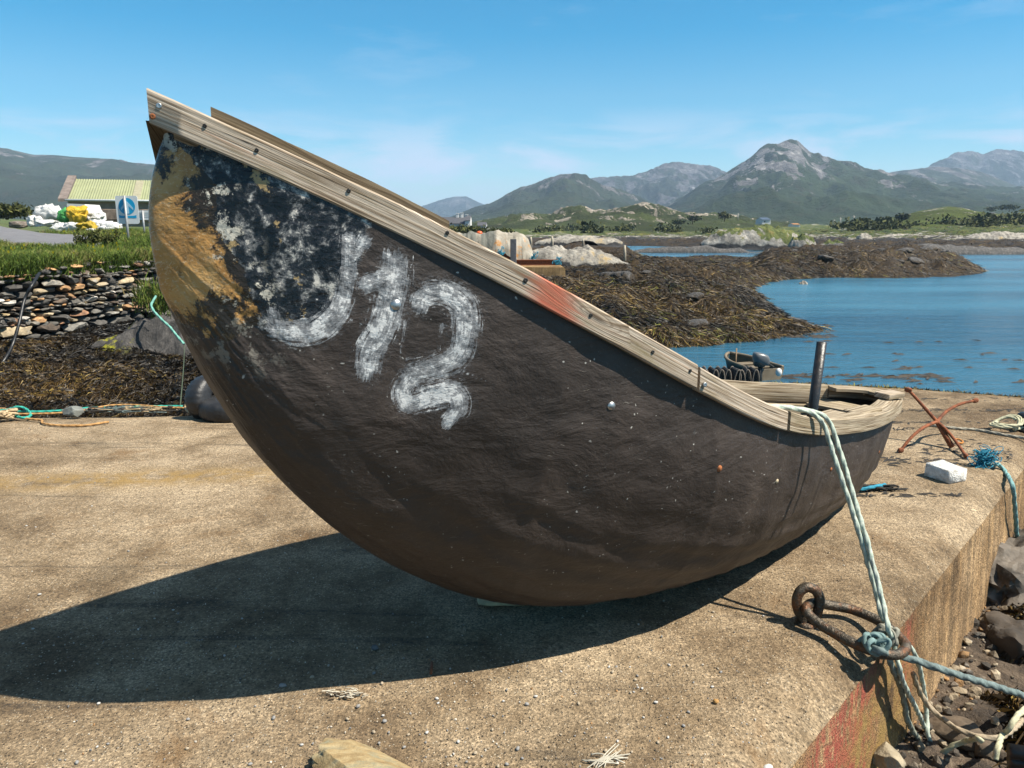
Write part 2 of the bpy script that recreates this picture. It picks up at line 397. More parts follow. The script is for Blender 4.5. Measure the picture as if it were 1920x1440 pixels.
def m_weed():
    """bladder wrack draped over rock; a little rock and sea lettuce shows"""
    m = Mat('seaweed'); p = m.pos()
    w = m.noise(m.mapp(p, (1, 1, 2)), 7, 6, .72, 1.6)
    c = m.ramp(w, [(.32, (.008, .0055, .003)), (.47, (.034, .020, .0075)), (.60, (.088, .052, .015)), (.74, (.19, .115, .03))])
    big = m.noise(p, .55, 4, .6)
    c = m.mix(m.mr(big, .42, .62, 0, .72), c, m.ramp(w, [(.35, (.008, .006, .004)), (.7, (.055, .034, .014))]))
    gy = m.math('MULTIPLY', m.mr(m.noise(p, 1.5, 6, .7), .60, .68), m.mr(m.noise(p, 9, 5, .7), .45, .6))
    c = m.mix(m.math('MULTIPLY', gy, m.attr('lettuce')), c, (.40, .40, .03))
    bare = m.mr(m.noise(p, 3.1, 6, .75), .68, .73)
    c = m.mix(bare, c, m.ramp(m.noise(p, 20, 4), [(.3, (.10, .085, .07)), (.7, (.42, .36, .28))]))
    # above the tide line: black lichen, then pale rock, then turf
    hgt = m.math('ADD', m.attr('hgt'), m.mr(m.noise(p, .35, 5, .65), .3, .7, -.55, .55))
    blk = m.ramp(m.noise(p, 4, 5, .7), [(.3, (.018, .017, .018)), (.7, (.075, .07, .068))])
    c = m.mix(m.mr(hgt, 1.75, 1.95), c, blk)
    pale = m.ramp(m.noise(p, 1.8, 7, .75), [(.32, (.10, .095, .085)), (.5, (.36, .33, .29)), (.68, (.60, .56, .50))])
    c = m.mix(m.mr(hgt, 2.2, 2.4), c, m.mix(m.mr(m.noise(p, .3, 5, .65), .46, .56), pale, (.085, .085, .03)))
    turf = m.ramp(m.noise(p, .22, 7, .75), [(.32, (.018, .034, .009)), (.46, (.055, .080, .018)), (.6, (.13, .135, .032)), (.74, (.22, .19, .065))])
    turf = m.mix(m.mr(m.noise(p, .09, 7, .75), .57, .63), turf, pale)
    c = m.mix(m.mr(m.math('ADD', hgt, m.mr(m.noise(p, .12, 5), .3, .7, -.6, .6)), 2.5, 2.9), c, turf)
    rg = m.mr(hgt, 1.5, 2.2, .62, .95)
    return m.out(c, rg, m.bump(m.math('ADD', w, m.noise(p, 30, 4, .7)), .9, .06), Specular_IOR_Level=.2)

def m_mountain(name, green, rock, rockfrac, sc):
    m = Mat(name); p = m.pos()
    n = m.noise(p, .006 * sc, 8, .7); n2 = m.noise(p, .045 * sc, 6, .7)
    g = m.ramp(n, [(.33, tuple(v * .55 for v in green)), (.5, green), (.68, tuple(v * 1.6 for v in green))])
    g = m.mix(m.mr(n2, .52, .68, 0, .6), g, (.062, .050, .032))
    rk = m.ramp(m.noise(p, .03 * sc, 7, .75), [(.32, tuple(v * .45 for v in rock)), (.52, rock), (.62, tuple(min(.8, v * 1.9) for v in rock)), (.70, tuple(min(.8, v * 3.0) for v in rock))])
    slab = m.noise(m.mapp(p, (2.6, 1.0, .55), (0, 0, 0), (0, R(-42), 0)), .010 * sc, 8, .70, .5)
    f = m.math('ADD', m.mr(slab, .3, .7, -.5, .5), m.mr(m.attr('up'), 0, 1, -.40, .20))
    c = m.mix(m.mr(f, .25 - rockfrac, .31 - rockfrac), g, rk)
    return m.out(c, .95, m.bump(m.math('ADD', n2, m.noise(p, .2 * sc, 5, .7)), .9, 6 / sc), Specular_IOR_Level=.1)
# ================================================================== light, sky
SUN = Vector((.65, -.205, 1.0)).normalized()
sun = bpy.data.lights.new('sun', 'SUN'); sun.energy = 5.0; sun.angle = R(.5); sun.color = (1, .935, .81)
so = bpy.data.objects.new('sun', sun); COL.objects.link(so); so.rotation_euler = SUN.to_track_quat('Z', 'Y').to_euler()
so.location = (20, -5, 30)
W = bpy.data.worlds.new('World'); S.world = W; W.use_nodes = True
wt = W.node_tree; bg = wt.nodes['Background']
def wn(typ, ins=None, **pr):
    n = wt.nodes.new(typ)
    for k, v in pr.items(): setattr(n, k, v)
    for k, v in (ins or {}).items():
        if isinstance(v, bpy.types.NodeSocket): wt.links.new(v, n.inputs[k])
        else: n.inputs[k].default_value = v
    return n
sky = wn('ShaderNodeTexSky', sky_type='NISHITA', sun_disc=False, sun_elevation=math.asin(SUN.z),
         sun_rotation=math.atan2(SUN.x, SUN.y), altitude=0, air_density=1.0, dust_density=SKY_DUST, ozone_density=SKY_OZONE)
tcw = wn('ShaderNodeTexCoord').outputs['Generated']
sepw = wn('ShaderNodeSeparateXYZ', {0: tcw}).outputs
sata = wn('ShaderNodeMapRange', {'Value': sepw[2], 'From Min': .10, 'From Max': .27, 'To Min': SKY_SAT, 'To Max': SKY_SAT + .15})
satb = wn('ShaderNodeMapRange', {'Value': sepw[2], 'From Min': .27, 'From Max': .55, 'To Min': 0., 'To Max': .75})
satc = wn('ShaderNodeMapRange', {'Value': sepw[2], 'From Min': .04, 'From Max': .16, 'To Min': .55, 'To Max': 0.})
satd = wn('ShaderNodeMath', {0: sata.outputs[0], 1: satc.outputs[0]}, operation='ADD')
satm = wn('ShaderNodeMath', {0: satd.outputs[0], 1: satb.outputs[0]}, operation='SUBTRACT')
hs = wn('ShaderNodeHueSaturation', {'Hue': SKY_HUE, 'Saturation': satm.outputs[0], 'Value': 1.0, 'Color': sky.outputs[0]})
# thin stretched cloud low over the hills
proj = wn('ShaderNodeCombineXYZ', {0: sepw[0], 1: sepw[1], 2: wn('ShaderNodeMath', {0: sepw[2], 1: 4.5}, operation='MULTIPLY').outputs[0]}).outputs[0]
cn = wn('ShaderNodeTexNoise', {'Vector': proj, 'Scale': 5.5, 'Detail': 8.0, 'Roughness': .6, 'Distortion': .5})
cr = wn('ShaderNodeMapRange', {'Value': cn.outputs['Fac'], 'From Min': .43, 'From Max': .60, 'To Min': 0., 'To Max': .85})
lowm = wn('ShaderNodeMapRange', {'Value': sepw[2], 'From Min': .15, 'From Max': .085, 'To Min': 0., 'To Max': 1.})
cl = wn('ShaderNodeMath', {0: cr.outputs[0], 1: lowm.outputs[0]}, operation='MULTIPLY')
hi = wn('ShaderNodeTexNoise', {'Vector': proj, 'Scale': 3.2, 'Detail': 9.0, 'Roughness': .62})
hr = wn('ShaderNodeMapRange', {'Value': hi.outputs['Fac'], 'From Min': .58, 'From Max': .78, 'To Min': 0., 'To Max': .28})
cf = wn('ShaderNodeMath', {0: cl.outputs[0], 1: hr.outputs[0]}, operation='MAXIMUM')
cmix = wn('ShaderNodeMix', {0: cf.outputs[0], 6: hs.outputs[0], 7: (5.2, 5.8, 7.0, 1)}, data_type='RGBA')
wt.links.new(cmix.outputs[2], bg.inputs[0]); bg.inputs[1].default_value = SKY_STR
vs = S.view_settings; vs.view_transform = 'Standard'; vs.look = 'None'; vs.exposure = EXPO; vs.gamma = 1; vs.use_curve_mapping = False
S.cycles.max_bounces = 6; S.cycles.volume_bounces = 0; S.cycles.use_denoising = True
S.cycles.volume_step_rate = 10

# ================================================================== water
ZW = -1.5
def m_water():
    m = Mat('sea_water'); p = m.pos()
    w1 = m.noise(m.mapp(p, (.55, 1.6, 1)), 1.1, 5, .6, .6); w2 = m.noise(m.mapp(p, (.6, 1.3, 1), (3, 8, 0)), 5.5, 4, .6, .3)
    w3 = m.noise(m.mapp(p, (.02, .09, 1)), 1.0, 4, .6)
    c = m.ramp(w3, [(.36, (.020, .095, .165)), (.64, (.062, .200, .285))])
    n = m.bump(w1, .85, .14); n = m.bump(w2, .8, .035, n)
    return m.out(c, m.mr(w3, .35, .65, .10, .22), n, IOR=1.33)
mb = MB(); mb.add([(-9000, -300, ZW), (9000, -300, ZW), (9000, 9500, ZW), (-9000, 9500, ZW)], [(0, 1, 2, 3)])
tag(mb.build('water', m_water(), smooth=False), kind='structure')

# ================================================================== quay
EO = np.array([.89, 2.12]); ED = np.array([.67, .742]); ED /= np.linalg.norm(ED); EN = np.array([ED[1], -ED[0]])   # outward
FAR = np.array([(-14, 6.45), (-4.5, 6.53), (-2.4, 6.67), (-1.2, 6.9), (1.2, 8.0), (2.2, 8.06), (3.13, 8.06), (4.16, 7.83), (5.1, 7.38), (5.55, 7.27)])
def edge_y(x): return EO[1] + (x - EO[0]) * ED[1] / ED[0]
xs = np.unique(np.concatenate([np.linspace(-14, -3.9, 30), np.linspace(-3.9, 5.55, 260)]))
wr = np.concatenate([np.linspace(0, .06, 26)[:-1], np.linspace(.06, 1, 90) ** 1.3 * .0 + np.linspace(.06, 1, 90)])
X = np.repeat(xs[None], len(wr), 0); yn = np.maximum(edge_y(xs), -3.2); yf = np.interp(xs, FAR[:, 0], FAR[:, 1])
yf = np.maximum(yf, yn + .02)
Y = yn + (yf - yn) * wr[:, None]
dd = -((X - EO[0]) * EN[0] + (Y - EO[1]) * EN[1])      # distance in from the edge
q = np.clip((.21 - dd) / .21, 0, 1.3)
Z = -.085 * q ** 2.2 + .010 * fbm(X * .7, Y * .7, 3, 3) + .006 * fbm(X * 6, Y * 6, 3, 9)
Z += np.where(q > .3, .012 * fbm(X * 3.3, Y * 3.3, 4, 21), 0)
fd = np.clip((.5 - (yf[None] - Y)) / .5, 0, 1); Z -= .05 * fd ** 2
M_CONC = m_concrete(); M_FACE = m_concrete(True)
mb = MB(); V, F = heightfield(X, Y, Z)
gold = .55 * np.exp(-(((X + 2.6) / 1.5) ** 2 + ((Y - 4.72 - .12 * (X + 2.6)) / .16) ** 2)).ravel() + .9 * (fd.ravel() ** 3) * (X.ravel() > 1)
mb.add(V, F, gold=gold)
quay = tag(mb.build('quay', M_CONC), kind='structure')
# side faces
xs2 = np.linspace(-3.9, 5.55, 320); zz = np.array([0, -.02, -.1, -.2, -.32, -.45, -.6, -.8, -1.1, -1.9])
X = np.repeat(xs2[None], len(zz), 0); Y = np.repeat(edge_y(xs2)[None], len(zz), 0)
top = -.085 * 1 + .010 * fbm(xs2 * .7, edge_y(xs2) * .7, 3, 3) + .006 * fbm(xs2 * 6, edge_y(xs2) * 6, 3, 9) + .012 * fbm(xs2 * 3.3, edge_y(xs2) * 3.3, 4, 21)
Z = top[None] + zz[:, None]
off = -.06 * zz[:, None] + .02 * fbm(X * 5, Z * 5, 4, 31) * (zz[:, None] < -.01) + .05 * np.clip(fbm(X * 2, Z * 3, 3, 77) - .1, 0, 1) * (zz[:, None] < -.25)
X = X + EN[0] * off; Y = Y + EN[1] * off
def bumpf(v, a, b, s=.08): return 1 / (1 + np.exp(-(v - a) / s)) * 1 / (1 + np.exp((v - b) / s))
xe = np.repeat(xs2[None], len(zz), 0); zr = np.repeat(zz[:, None], len(xs2), 1)
red = bumpf(xe, 1.02 - .25 * zr * 0, 1.47 + .25 * zr, .035) * bumpf(zr, -.75, -.03, .03) + .8 * bumpf(xe, 1.70, 1.80, .02) * bumpf(zr, -.34, -.04, .03)
gld = bumpf(xe, 1.35 + .3 * zr, 1.78 + .1 * zr, .06) * bumpf(zr, -1.2, -.12, .05)
mb = MB(); V, F = heightfield(X, Y, Z); mb.add(V, F, red=red.ravel(), gold=gld.ravel() * .8)
tag(mb.build('quay_face', M_FACE), kind='structure')
fx = np.linspace(-14, 5.55, 120); fy = np.interp(fx, FAR[:, 0], FAR[:, 1]); zz = np.array([-.055, -.3, -1.0, -2.2])
X = np.repeat(fx[None], 4, 0); Y = np.repeat(fy[None], 4, 0) - .06 * zz[:, None] * .3; Z = np.repeat(zz[:, None], len(fx), 1)
mb = MB(); V, F = heightfield(X, Y, Z); mb.add(V, F)
tag(mb.build('quay_back_face', M_FACE), kind='structure')

# ================================================================== the boat
K = dict(ox=2.2434, oy=4.5123, yaw=3.7648, L=4.016, n=2.2836, hp=.0726, hp2=.006, rake=.2457, roll=-.0339,
         b=[.1412, .3607, .5509, .7036, .5463, .2751, .0723], g=[.5696, .6105, .7248, .9538, 1.3618, 1.6788, 1.8682],
         ku=[-.0036, .0798, .1435, -.0033], kw=[.0315, .0233, .0012, .0551, .2579, .8883, 1.4357])
TK = np.array([0, .15, .35, .55, .75, .9, 1.0])
def cub(vals, t):
    vals = np.asarray(vals, float); n = len(TK); h = np.diff(TK); A = np.zeros((n, n)); r = np.zeros(n); A[0, 0] = A[-1, -1] = 1
    for i in range(1, n - 1):
        A[i, i - 1] = h[i - 1]; A[i, i] = 2 * (h[i - 1] + h[i]); A[i, i + 1] = h[i]
        r[i] = 6 * ((vals[i + 1] - vals[i]) / h[i] - (vals[i] - vals[i - 1]) / h[i - 1])
    Mm = np.linalg.solve(A, r); i = np.clip(np.searchsorted(TK, t) - 1, 0, n - 2)
    a = TK[i + 1] - t; b = t - TK[i]
    return Mm[i] * a ** 3 / (6 * h[i]) + Mm[i + 1] * b ** 3 / (6 * h[i]) + (vals[i] / h[i] - Mm[i] * h[i] / 6) * a + (vals[i + 1] / h[i] - Mm[i + 1] * h[i] / 6) * b
def world(q):
    r = K['roll']; v = q[..., 1] * math.cos(r) - q[..., 2] * math.sin(r); w = q[..., 1] * math.sin(r) + q[..., 2] * math.cos(r)
    cu, su = math.cos(K['yaw']), math.sin(K['yaw']); u = q[..., 0]
    return np.stack([K['ox'] + u * cu - v * su, K['oy'] + u * su + v * cu, w + .004], -1)
def stations(t):
    t = np.asarray(t, float); b = cub(K['b'], t); g = cub(K['g'], t); kw = cub(K['kw'], t)
    ko = cub([K['rake'], K['rake'] * .75, K['rake'] * .3] + K['ku'], t)
    e = np.clip(t / .07, 0, 1); cl = (1 - (1 - e) ** 3) ** (1 / 3); e2 = np.clip((1 - t) / .07, 0, 1); cl2 = (1 - (1 - e2) ** 2.2) ** (1 / 2.2)
    ug = K['L'] * t; up = (K['hp'] + K['hp2'] * np.clip((t - .6) / .4, 0, 1) ** 2) * np.sqrt(1 + (np.gradient(g, t) / K['L']) ** 2)
    return dict(bh=b * cl * cl2, bg=b * cl, g=g, kw=kw, ko=ko, ug=ug, up=up)
def hull_pts(t, th):
    """t stern..bow, th in degrees: 0 near gunwale, 90 keel, 180 far gunwale"""
    t = np.asarray(t, float); s = stations(t); th = np.asarray(th, float); tr = np.radians(np.where(th > 90, 180 - th, th)); sg = np.where(th > 90, -1, 1)
    nn_ = (K['n'] + 1.3 * np.clip((t - .80) / .14, 0, 1))[:, None]; C = np.cos(tr)[None] ** (2 / nn_); Sn = np.sin(tr)[None] ** (2 / nn_)
    gun = np.stack([s['ug'], 0 * s['ug'], s['g']], -1); keel = np.stack([s['ug'] + s['ko'], 0 * s['ug'], s['kw']], -1)
    q = keel[:, None] + (gun - keel)[:, None] * (1 - Sn)[..., None]
    q = np.array(q); q[..., 0] -= (np.clip((t - .90) / .10, 0, 1) ** 1.5)[:, None] * (.055 * (1 - Sn) ** 2.5 - .018 * np.sin(math.pi * Sn) ** 1.3)
    tk = .036 - .034 * np.clip((t - .66) / .22, 0, 1)
    q[..., 1] = (s['bh'][:, None] * C - (tk * np.clip(s['bh'] / .12, 0, 1))[:, None] * (1 - Sn) ** 2) * sg[None]
    return q
tt = np.concatenate([.07 * np.linspace(0, 1, 26) ** 2, np.linspace(.07, .78, 190)[1:], np.linspace(.78, .93, 160)[1:], 1 - .07 * np.linspace(1, 0, 70)[1:] ** 1.7])
tha = np.concatenate([np.linspace(0, 40, 110), np.linspace(40, 90, 60)[1:]]); tha = np.concatenate([tha, 180 - tha[::-1][1:]])
Q = hull_pts(tt, tha)
P3 = world(Q)
# soft dents, and the laths showing faintly through the canvas
Nn = np.cross(np.gradient(P3, axis=0), np.gradient(P3, axis=1)); Nn /= np.linalg.norm(Nn, axis=-1, keepdims=True) + 1e-9
if Nn[100, 20, 1] > 0: Nn = -Nn
TT, TH = np.meshgrid(tt, tha, indexing='ij')
thn_ = np.minimum(TH, 180 - TH)
fade = np.clip(TT / .06, 0, 1) * np.clip((1 - TT) / .06, 0, 1) * np.clip(np.minimum(TH, 180 - TH) / 5, 0, 1) * np.clip((90 - np.minimum(TH, 180 - TH)) / 15, .0, 1)
dent = .014 * fbm(TT * 13, TH * .07, 4, 5) + .0020 * np.sin(TT * 2 * math.pi * 19) + .0030 * np.sin(thn_ / 9.5 * 2 * math.pi + 9 * TT) * np.clip((thn_ - 14) / 20, 0, 1) * np.clip((.84 - TT) / .1, 0, 1) + .004 * fbm(TT * 40, TH * .10, 3, 8) + .0075 * fbm(TT * 4, (TH + 60 * TT) * .13, 3, 88, ridged=True) * np.clip((thn_ - 25) / 25, 0, 1) * np.clip((.86 - TT) / .1, .25, 1)
dent += .010 * np.clip((TT - .86) / .06, 0, 1) * fbm(TT * 55, TH * .25, 4, 2)
for t0_, k_ in ((.35, .012), (.60, -.014), (.735, .010)): dent += .0035 * np.exp(-((TT - t0_ - k_ * np.sin(thn_ * .06)) / .0035) ** 2)
P3 = P3 + Nn * (dent * fade)[..., None]
# marks on the canvas, laid on its own surface
def surf(t, th): return world(hull_pts([t - 1e-4, t, t + 1e-4], [th]))[1, 0]
def stroke(pts, rad):
    global PU, PV
    pts = np.array([surf(*p) for p in pts]); best = np.full(P3.shape[:2], -9.); su = np.zeros_like(best); dv_ = np.zeros_like(best)
    pp = spline(pts, 6); rr = np.interp(np.linspace(0, 1, len(pp)), np.linspace(0, 1, len(rad)), rad)
    al = np.concatenate([[0], np.cumsum(np.linalg.norm(np.diff(pp, axis=0), axis=1))]); tg_ = np.gradient(pp, axis=0); tg_ /= np.linalg.norm(tg_, axis=1, keepdims=True)
    for c, r, a_, t_ in zip(pp, rr, al, tg_):
        w_ = P3 - c; ds = np.linalg.norm(w_, axis=-1); v = 1 - ds / r; m_ = v > best; al_ = (w_ @ t_)
        best = np.where(m_, v, best); su = np.where(m_, a_ + al_, su); dv_ = np.where(m_, np.sqrt(np.maximum(ds ** 2 - al_ ** 2, 0)) * np.sign(np.cross(np.broadcast_to(t_, w_.shape), w_) @ np.array([.55, -.8, .2])), dv_)
    m_ = (best > -1.2) & (best > paint) & (TH < 90); PU = np.where(m_, su, PU); PV = np.where(m_, dv_, PV)
    return np.where(TH < 90, best, -9)
paint = np.full(P3.shape[:2], -9.); PU = np.zeros(P3.shape[:2]); PV = np.zeros(P3.shape[:2])
for pts, rad in [
    ([(.8875, 1.2), (.885, 4.0), (.885, 8.0), (.89, 12.0), (.9017, 16.5), (.92, 20.5)], [.022, .027, .030, .042, .044, .034]),
    ([(.92, 20.5), (.9242, 17.0)], [.034, .018]),
    ([(.8575, 2.0), (.8575, 5.5), (.86, 10.5), (.865, 14.5), (.865, 17.5)], [.050, .056, .046, .044, .040]),
    ([(.8725, 5.0), (.8575, 3.0)], [.03, .04]),
    ([(.84, 5.5), (.8375, 4.0), (.825, 3.0), (.8125, 4.0), (.81, 7.5), (.8125, 11.0), (.825, 13.5), (.8375, 15.5)], [.030, .038, .046, .050, .044, .042, .044, .044]),
    ([(.8375, 15.5), (.8425, 19.0), (.8375, 21.0), (.825, 18.5), (.8125, 17.0), (.8075, 19.0), (.8125, 22.5)], [.04, .036, .034, .048, .046, .040, .020]),
    ([(.8475, 8.0), (.8475, 10.0), (.8475, 13.5)], [.008, .006, .004]), ([(.825, 7.0), (.825, 9.0), (.8245, 11.5)], [.009, .007, .004]), ([(.8225, 7.0), (.8225, 10.0)], [.006, .004]),
    ([(.8775, 1.0), (.8825, 2.8)], [.022, .013]), ([(.868, 11.0), (.9, 10.0)], [.006, .004]), ([(.79, 13.2), (.808, 13.0)], [.004, .005]),
]: paint = np.maximum(paint, stroke(pts, rad))
thn = np.minimum(TH, 180 - TH)
tedge = np.interp(thn, [0, .5, 1, 2, 5, 7.5, 9.8, 11, 12, 14.5, 16.8, 19.5, 25, 36, 49.5, 61.5, 79, 90], [.995, .988, .978, .966, .964, .962, .957, .948, .944, .942, .936, .930, .935, .9475, .963, .975, .983, .99])
tan_ = (TT - tedge) * K['L']
gloss = np.clip((TT - .872) / .02, 0, 1) * np.clip((np.interp(TT, [.87, .89, .92, .935], [3, 12, 22, 26]) - thn) / 4, 0, 1)
low = np.clip((thn - 62) / 25, 0, 1) * np.clip((.86 - TT) / .1, 0, 1)
M_HULL = m_hull()
root = thing('currach', 'black tarred rowing boat with raised bow and white painted number, resting on the quay', 'boat', (.1, 3.35, 0))
mb = MB(); V = P3.reshape(-1, 3)
mb.add(V, gridF(*P3.shape[:2]), paint=np.clip(paint, -4, 1).ravel(), pu=PU.ravel(), pv=PV.ravel(), tan=tan_.ravel(), gloss=gloss.ravel(), low=low.ravel())
hull = mb.build('hull', M_HULL, root)
# gunwale line right round: near bow -> stern -> far bow
tg = np.concatenate([[1.0], np.linspace(.998, .07, 230), .07 * np.linspace(1, 0, 60)[1:] ** 2])
sg = stations(tg[::-1]); sg = {k: v[::-1] for k, v in sg.items()}
gn = np.stack([sg['ug'], sg['bg'], sg['g']], -1); gf = gn.copy(); gf[:, 1] *= -1
G = world(np.concatenate([gn, gf[::-1][1:]])); UP = np.concatenate([sg['up'], sg['up'][::-1][1:]]); TG = np.concatenate([tg, tg[::-1][1:]])
nN = len(tg)
Tn = np.gradient(G, axis=0); Tn[:, 2] = 0; Tn /= np.linalg.norm(Tn, axis=1, keepdims=True) + 1e-9
ON = np.stack([Tn[:, 1], -Tn[:, 0], 0 * Tn[:, 0]], 1)
if ON[60, 1] > 0: ON = -ON
def to_px(P):
    P = np.asarray(P); d = P[..., 1] * math.cos(PITCH) - (P[..., 2] - CAMH) * math.sin(PITCH)
    u = P[..., 1] * math.sin(PITCH) + (P[..., 2] - CAMH) * math.cos(PITCH)
    return np.stack([960 + FPX * P[..., 0] / d, 720 - FPX * u / d], -1)
gpx = to_px(G[:nN] + np.array([0, 0, 1]) * UP[:nN, None] * .5)
def idx_px(x): return int(np.argmin(abs(gpx[:nN - 30, 0] - x) + 400 * (TG[:nN - 30] < .38)))
def board(name, i0, i1, off, th, h0=0.0, h1=1.0, mat=None, redat=None, dz=0.0, wob=.003, hscale=None, seed=0, fat=0.0):
    ii = np.arange(i0, i1 + 1); n = len(ii); A = G[ii]; N = ON[ii]; H = UP[ii] if hscale is None else np.full(n, hscale)
    s = np.concatenate([[0], np.cumsum(np.linalg.norm(np.diff(A, axis=0), axis=1))])
    b = min(.004, th * .2)
    w1 = wob * fbm(s * 4, s * 0 + seed, 4, 11 + seed) * 2; w2 = wob * fbm(s * 4, s * 0 + 5 + seed, 4, 13 + seed) * 2
    sec = []
    for o, h in [(off + b, 0), (off + th - b, 0), (off + th, .06), (off + th, .94), (off + th - b, 1), (off + b, 1), (off, .94), (off, .06)]:
        hh = h0 * H + (h1 - h0) * H * h
        jit = np.where(h > .5, w2, w1)
        sec.append(A + N * (o + (fat if h < .5 else 0)) + np.stack([0 * s, 0 * s, hh + dz + jit], 1))
    V = np.stack(sec, 1); per = np.array([0, th, th + .004, th + .09, th + .095, 2 * th + .095, 2 * th + .1, 2 * th + .19]) + seed * .37
    uv = np.stack([np.repeat(s + seed * 1.7, 8), np.tile(per, n)], 1)
    F = gridF(n, 8, True) + [tuple(range(8))[::-1], tuple((n - 1) * 8 + k for k in range(8))]
    kw = {}
    if redat is not None:
        rx = redat
        kw['red'] = np.repeat(np.exp(-((s - rx) / .085) ** 2), 8) * .85
    mb = MB(); mb.add(V.reshape(-1, 3), F, uv, **kw)
    return mb.build(name, mat or M_WOOD, root, angle=40)
M_WOOD = m_wood('weathered_wood', tone=(1.10, 1.03, .98)); M_WOODR = m_wood('weathered_wood_red', tone=(1.10, 1.03, .98), redpatch=True)
M_WOOD2 = m_wood('grey_green_wood', tone=(.86, .80, .70)); M_WOODD = m_wood('brown_rough_wood', tone=(.30, .26, .20))
i1 = idx_px(1310); i2 = idx_px(1478); ired = idx_px(1040)
sred = float(np.sum(np.linalg.norm(np.diff(G[:ired + 1], axis=0), axis=1)))
# the plank ends stick out a little past the bow
board('gunwale_plank', 0, i1, -.042, .045, mat=M_WOODR, redat=sred, seed=0)
board('gunwale_plank', i1 + 1, i2, -.043, .040, mat=M_WOOD, seed=1, dz=-.002)
ifar = nN + int(np.argmin(abs(TG[nN:] - .06)))
board('stern_rail', i2 + 1, ifar, -.044, .045, mat=M_WOOD2, seed=2, wob=.002)
board('gunwale_plank', ifar + 1, nN + int(np.argmin(abs(TG[nN:] - .955))), -.040, .042, mat=M_WOOD2, seed=3, h0=-.5, h1=1.05)
board('inner_plank', 3, i2 + 2, -.078, .034, h0=-.15, h1=.86, mat=M_WOOD2, seed=4)
board('inner_plank', ifar + 6, len(G) - 4, -.070, .028, h0=-1.5, h1=-.55, mat=M_WOOD2, seed=5)
board('stern_cap', i2 + 4, ifar + 1, -.118, .073, h0=.72, h1=.99, mat=M_WOOD2, seed=6, wob=.001)
ia, ib = idx_px(392), idx_px(848)
board('bow_capping', ia, ib, -.135, .05, h0=.2, h1=1.36, mat=M_WOODD, seed=7, wob=.004)
# board closing the bow under the plank ends
tipn, tipf = G[0], G[-1]; ax = np.array([math.cos(K['yaw']), math.sin(K['yaw']), 0])
pa, pb, pc, pd = atY(273, 226, 2.10), atY(300, 338, 2.30), atY(335, 300, 2.26), atY(330, 250, 2.13)
bk = np.array([.035, .012, .0]) * .9
mb = MB(); V = np.array([pa, pb, pc, pd, pa + bk, pb + bk, pc + bk, pd + bk]); mb.add(V, [(0, 1, 2, 3), (7, 6, 5, 4)] + [(i, i + 4, (i + 1) % 4 + 4, (i + 1) % 4) for i in range(4)], V[:, [2, 0]] * np.array([1, 1.0]))
mb.build('stem_board', M_WOODD, root, smooth=False)
# thwarts and rail blocks
def cross(name, t, drop, w, th, mat):
    s = stations([t - .001, t, t + .001]); b = s['bh'][1] * .84; z = s['g'][1] - drop
    c = world(np.array([[s['ug'][1], 0, z]]))[0]
    mb = MB(); box(mb, (0, 0, 0), (w, 2 * b, th)); V = mb.V[0]; cu, su = math.cos(K['yaw']), math.sin(K['yaw'])
    mb.V[0] = np.stack([V[:, 0] * cu - V[:, 1] * su, V[:, 0] * su + V[:, 1] * cu, V[:, 2]], 1) + c
    mb.uv[0] = V[:, [1, 0]]
    return mb.build(name, mat, root, smooth=False)
cross('stern_seat', .085, .022, .20, .022, M_WOOD2); cross('thwart', .22, .13, .20, .025, M_WOOD2); cross('thwart', .45, .16, .22, .025, M_WOOD2); cross('thwart', .66, .24, .2, .025, M_WOOD2)
c = at(1617, 775, .675); mb = MB(); box(mb, c, (.20, .10, .05), rot=R(35)); mb.build('rail_block', M_WOOD2, root, smooth=False)
c = at(1556, 783, .69); mb = MB(); box(mb, c, (.14, .09, .05), rot=R(35)); mb.build('rail_block', M_WOOD2, root, smooth=False)
c = at(1668, 740, .675); mb = MB(); box(mb, c, (.13, .10, .03), rot=R(25)); mb.build('corner_block', M_WOOD, root, smooth=False)
# bolts through the canvas
M_ZINC = simple('zinc', (.55, .56, .56), .38, .2, 60, .1, metallic=.85); M_RUST = simple('rust', (.30, .095, .025), .85, .5, 30, .5, 80)
M_BRASS = simple('pale_washer', (.50, .40, .26), .6, .2, 60)
def hull_near(px, py):
    pp = to_px(P3[:, :len(tha) // 2]); e = ((pp - np.array([px, py])) ** 2).sum(-1); i, j = np.unravel_index(e.argmin(), e.shape); return P3[i, j], Nn[i, j]
for px, py, r, mat_, lab in [(743, 570, .0155, M_ZINC, 'shiny round bolt head'), (1145, 763, .014, M_ZINC, 'shiny round bolt head'), (1350, 880, .0125, M_RUST, 'rusty bolt head'),
                             (1455, 903, .010, M_BRASS, None), (1558, 880, .010, M_RUST, 'rusty bolt head'), (1648, 848, .010, M_RUST, 'rusty bolt head')]:
    p, n = hull_near(px, py); mb = MB()
    lathe(mb, [(r, -.008), (r, .0), (r * .93, .002), (r * .6, .003), (r * .55, .0038), (.0005, .0042)], p, n, 18)
    o = mb.build('bolt', mat_, root)
    if lab: o['label'] = lab
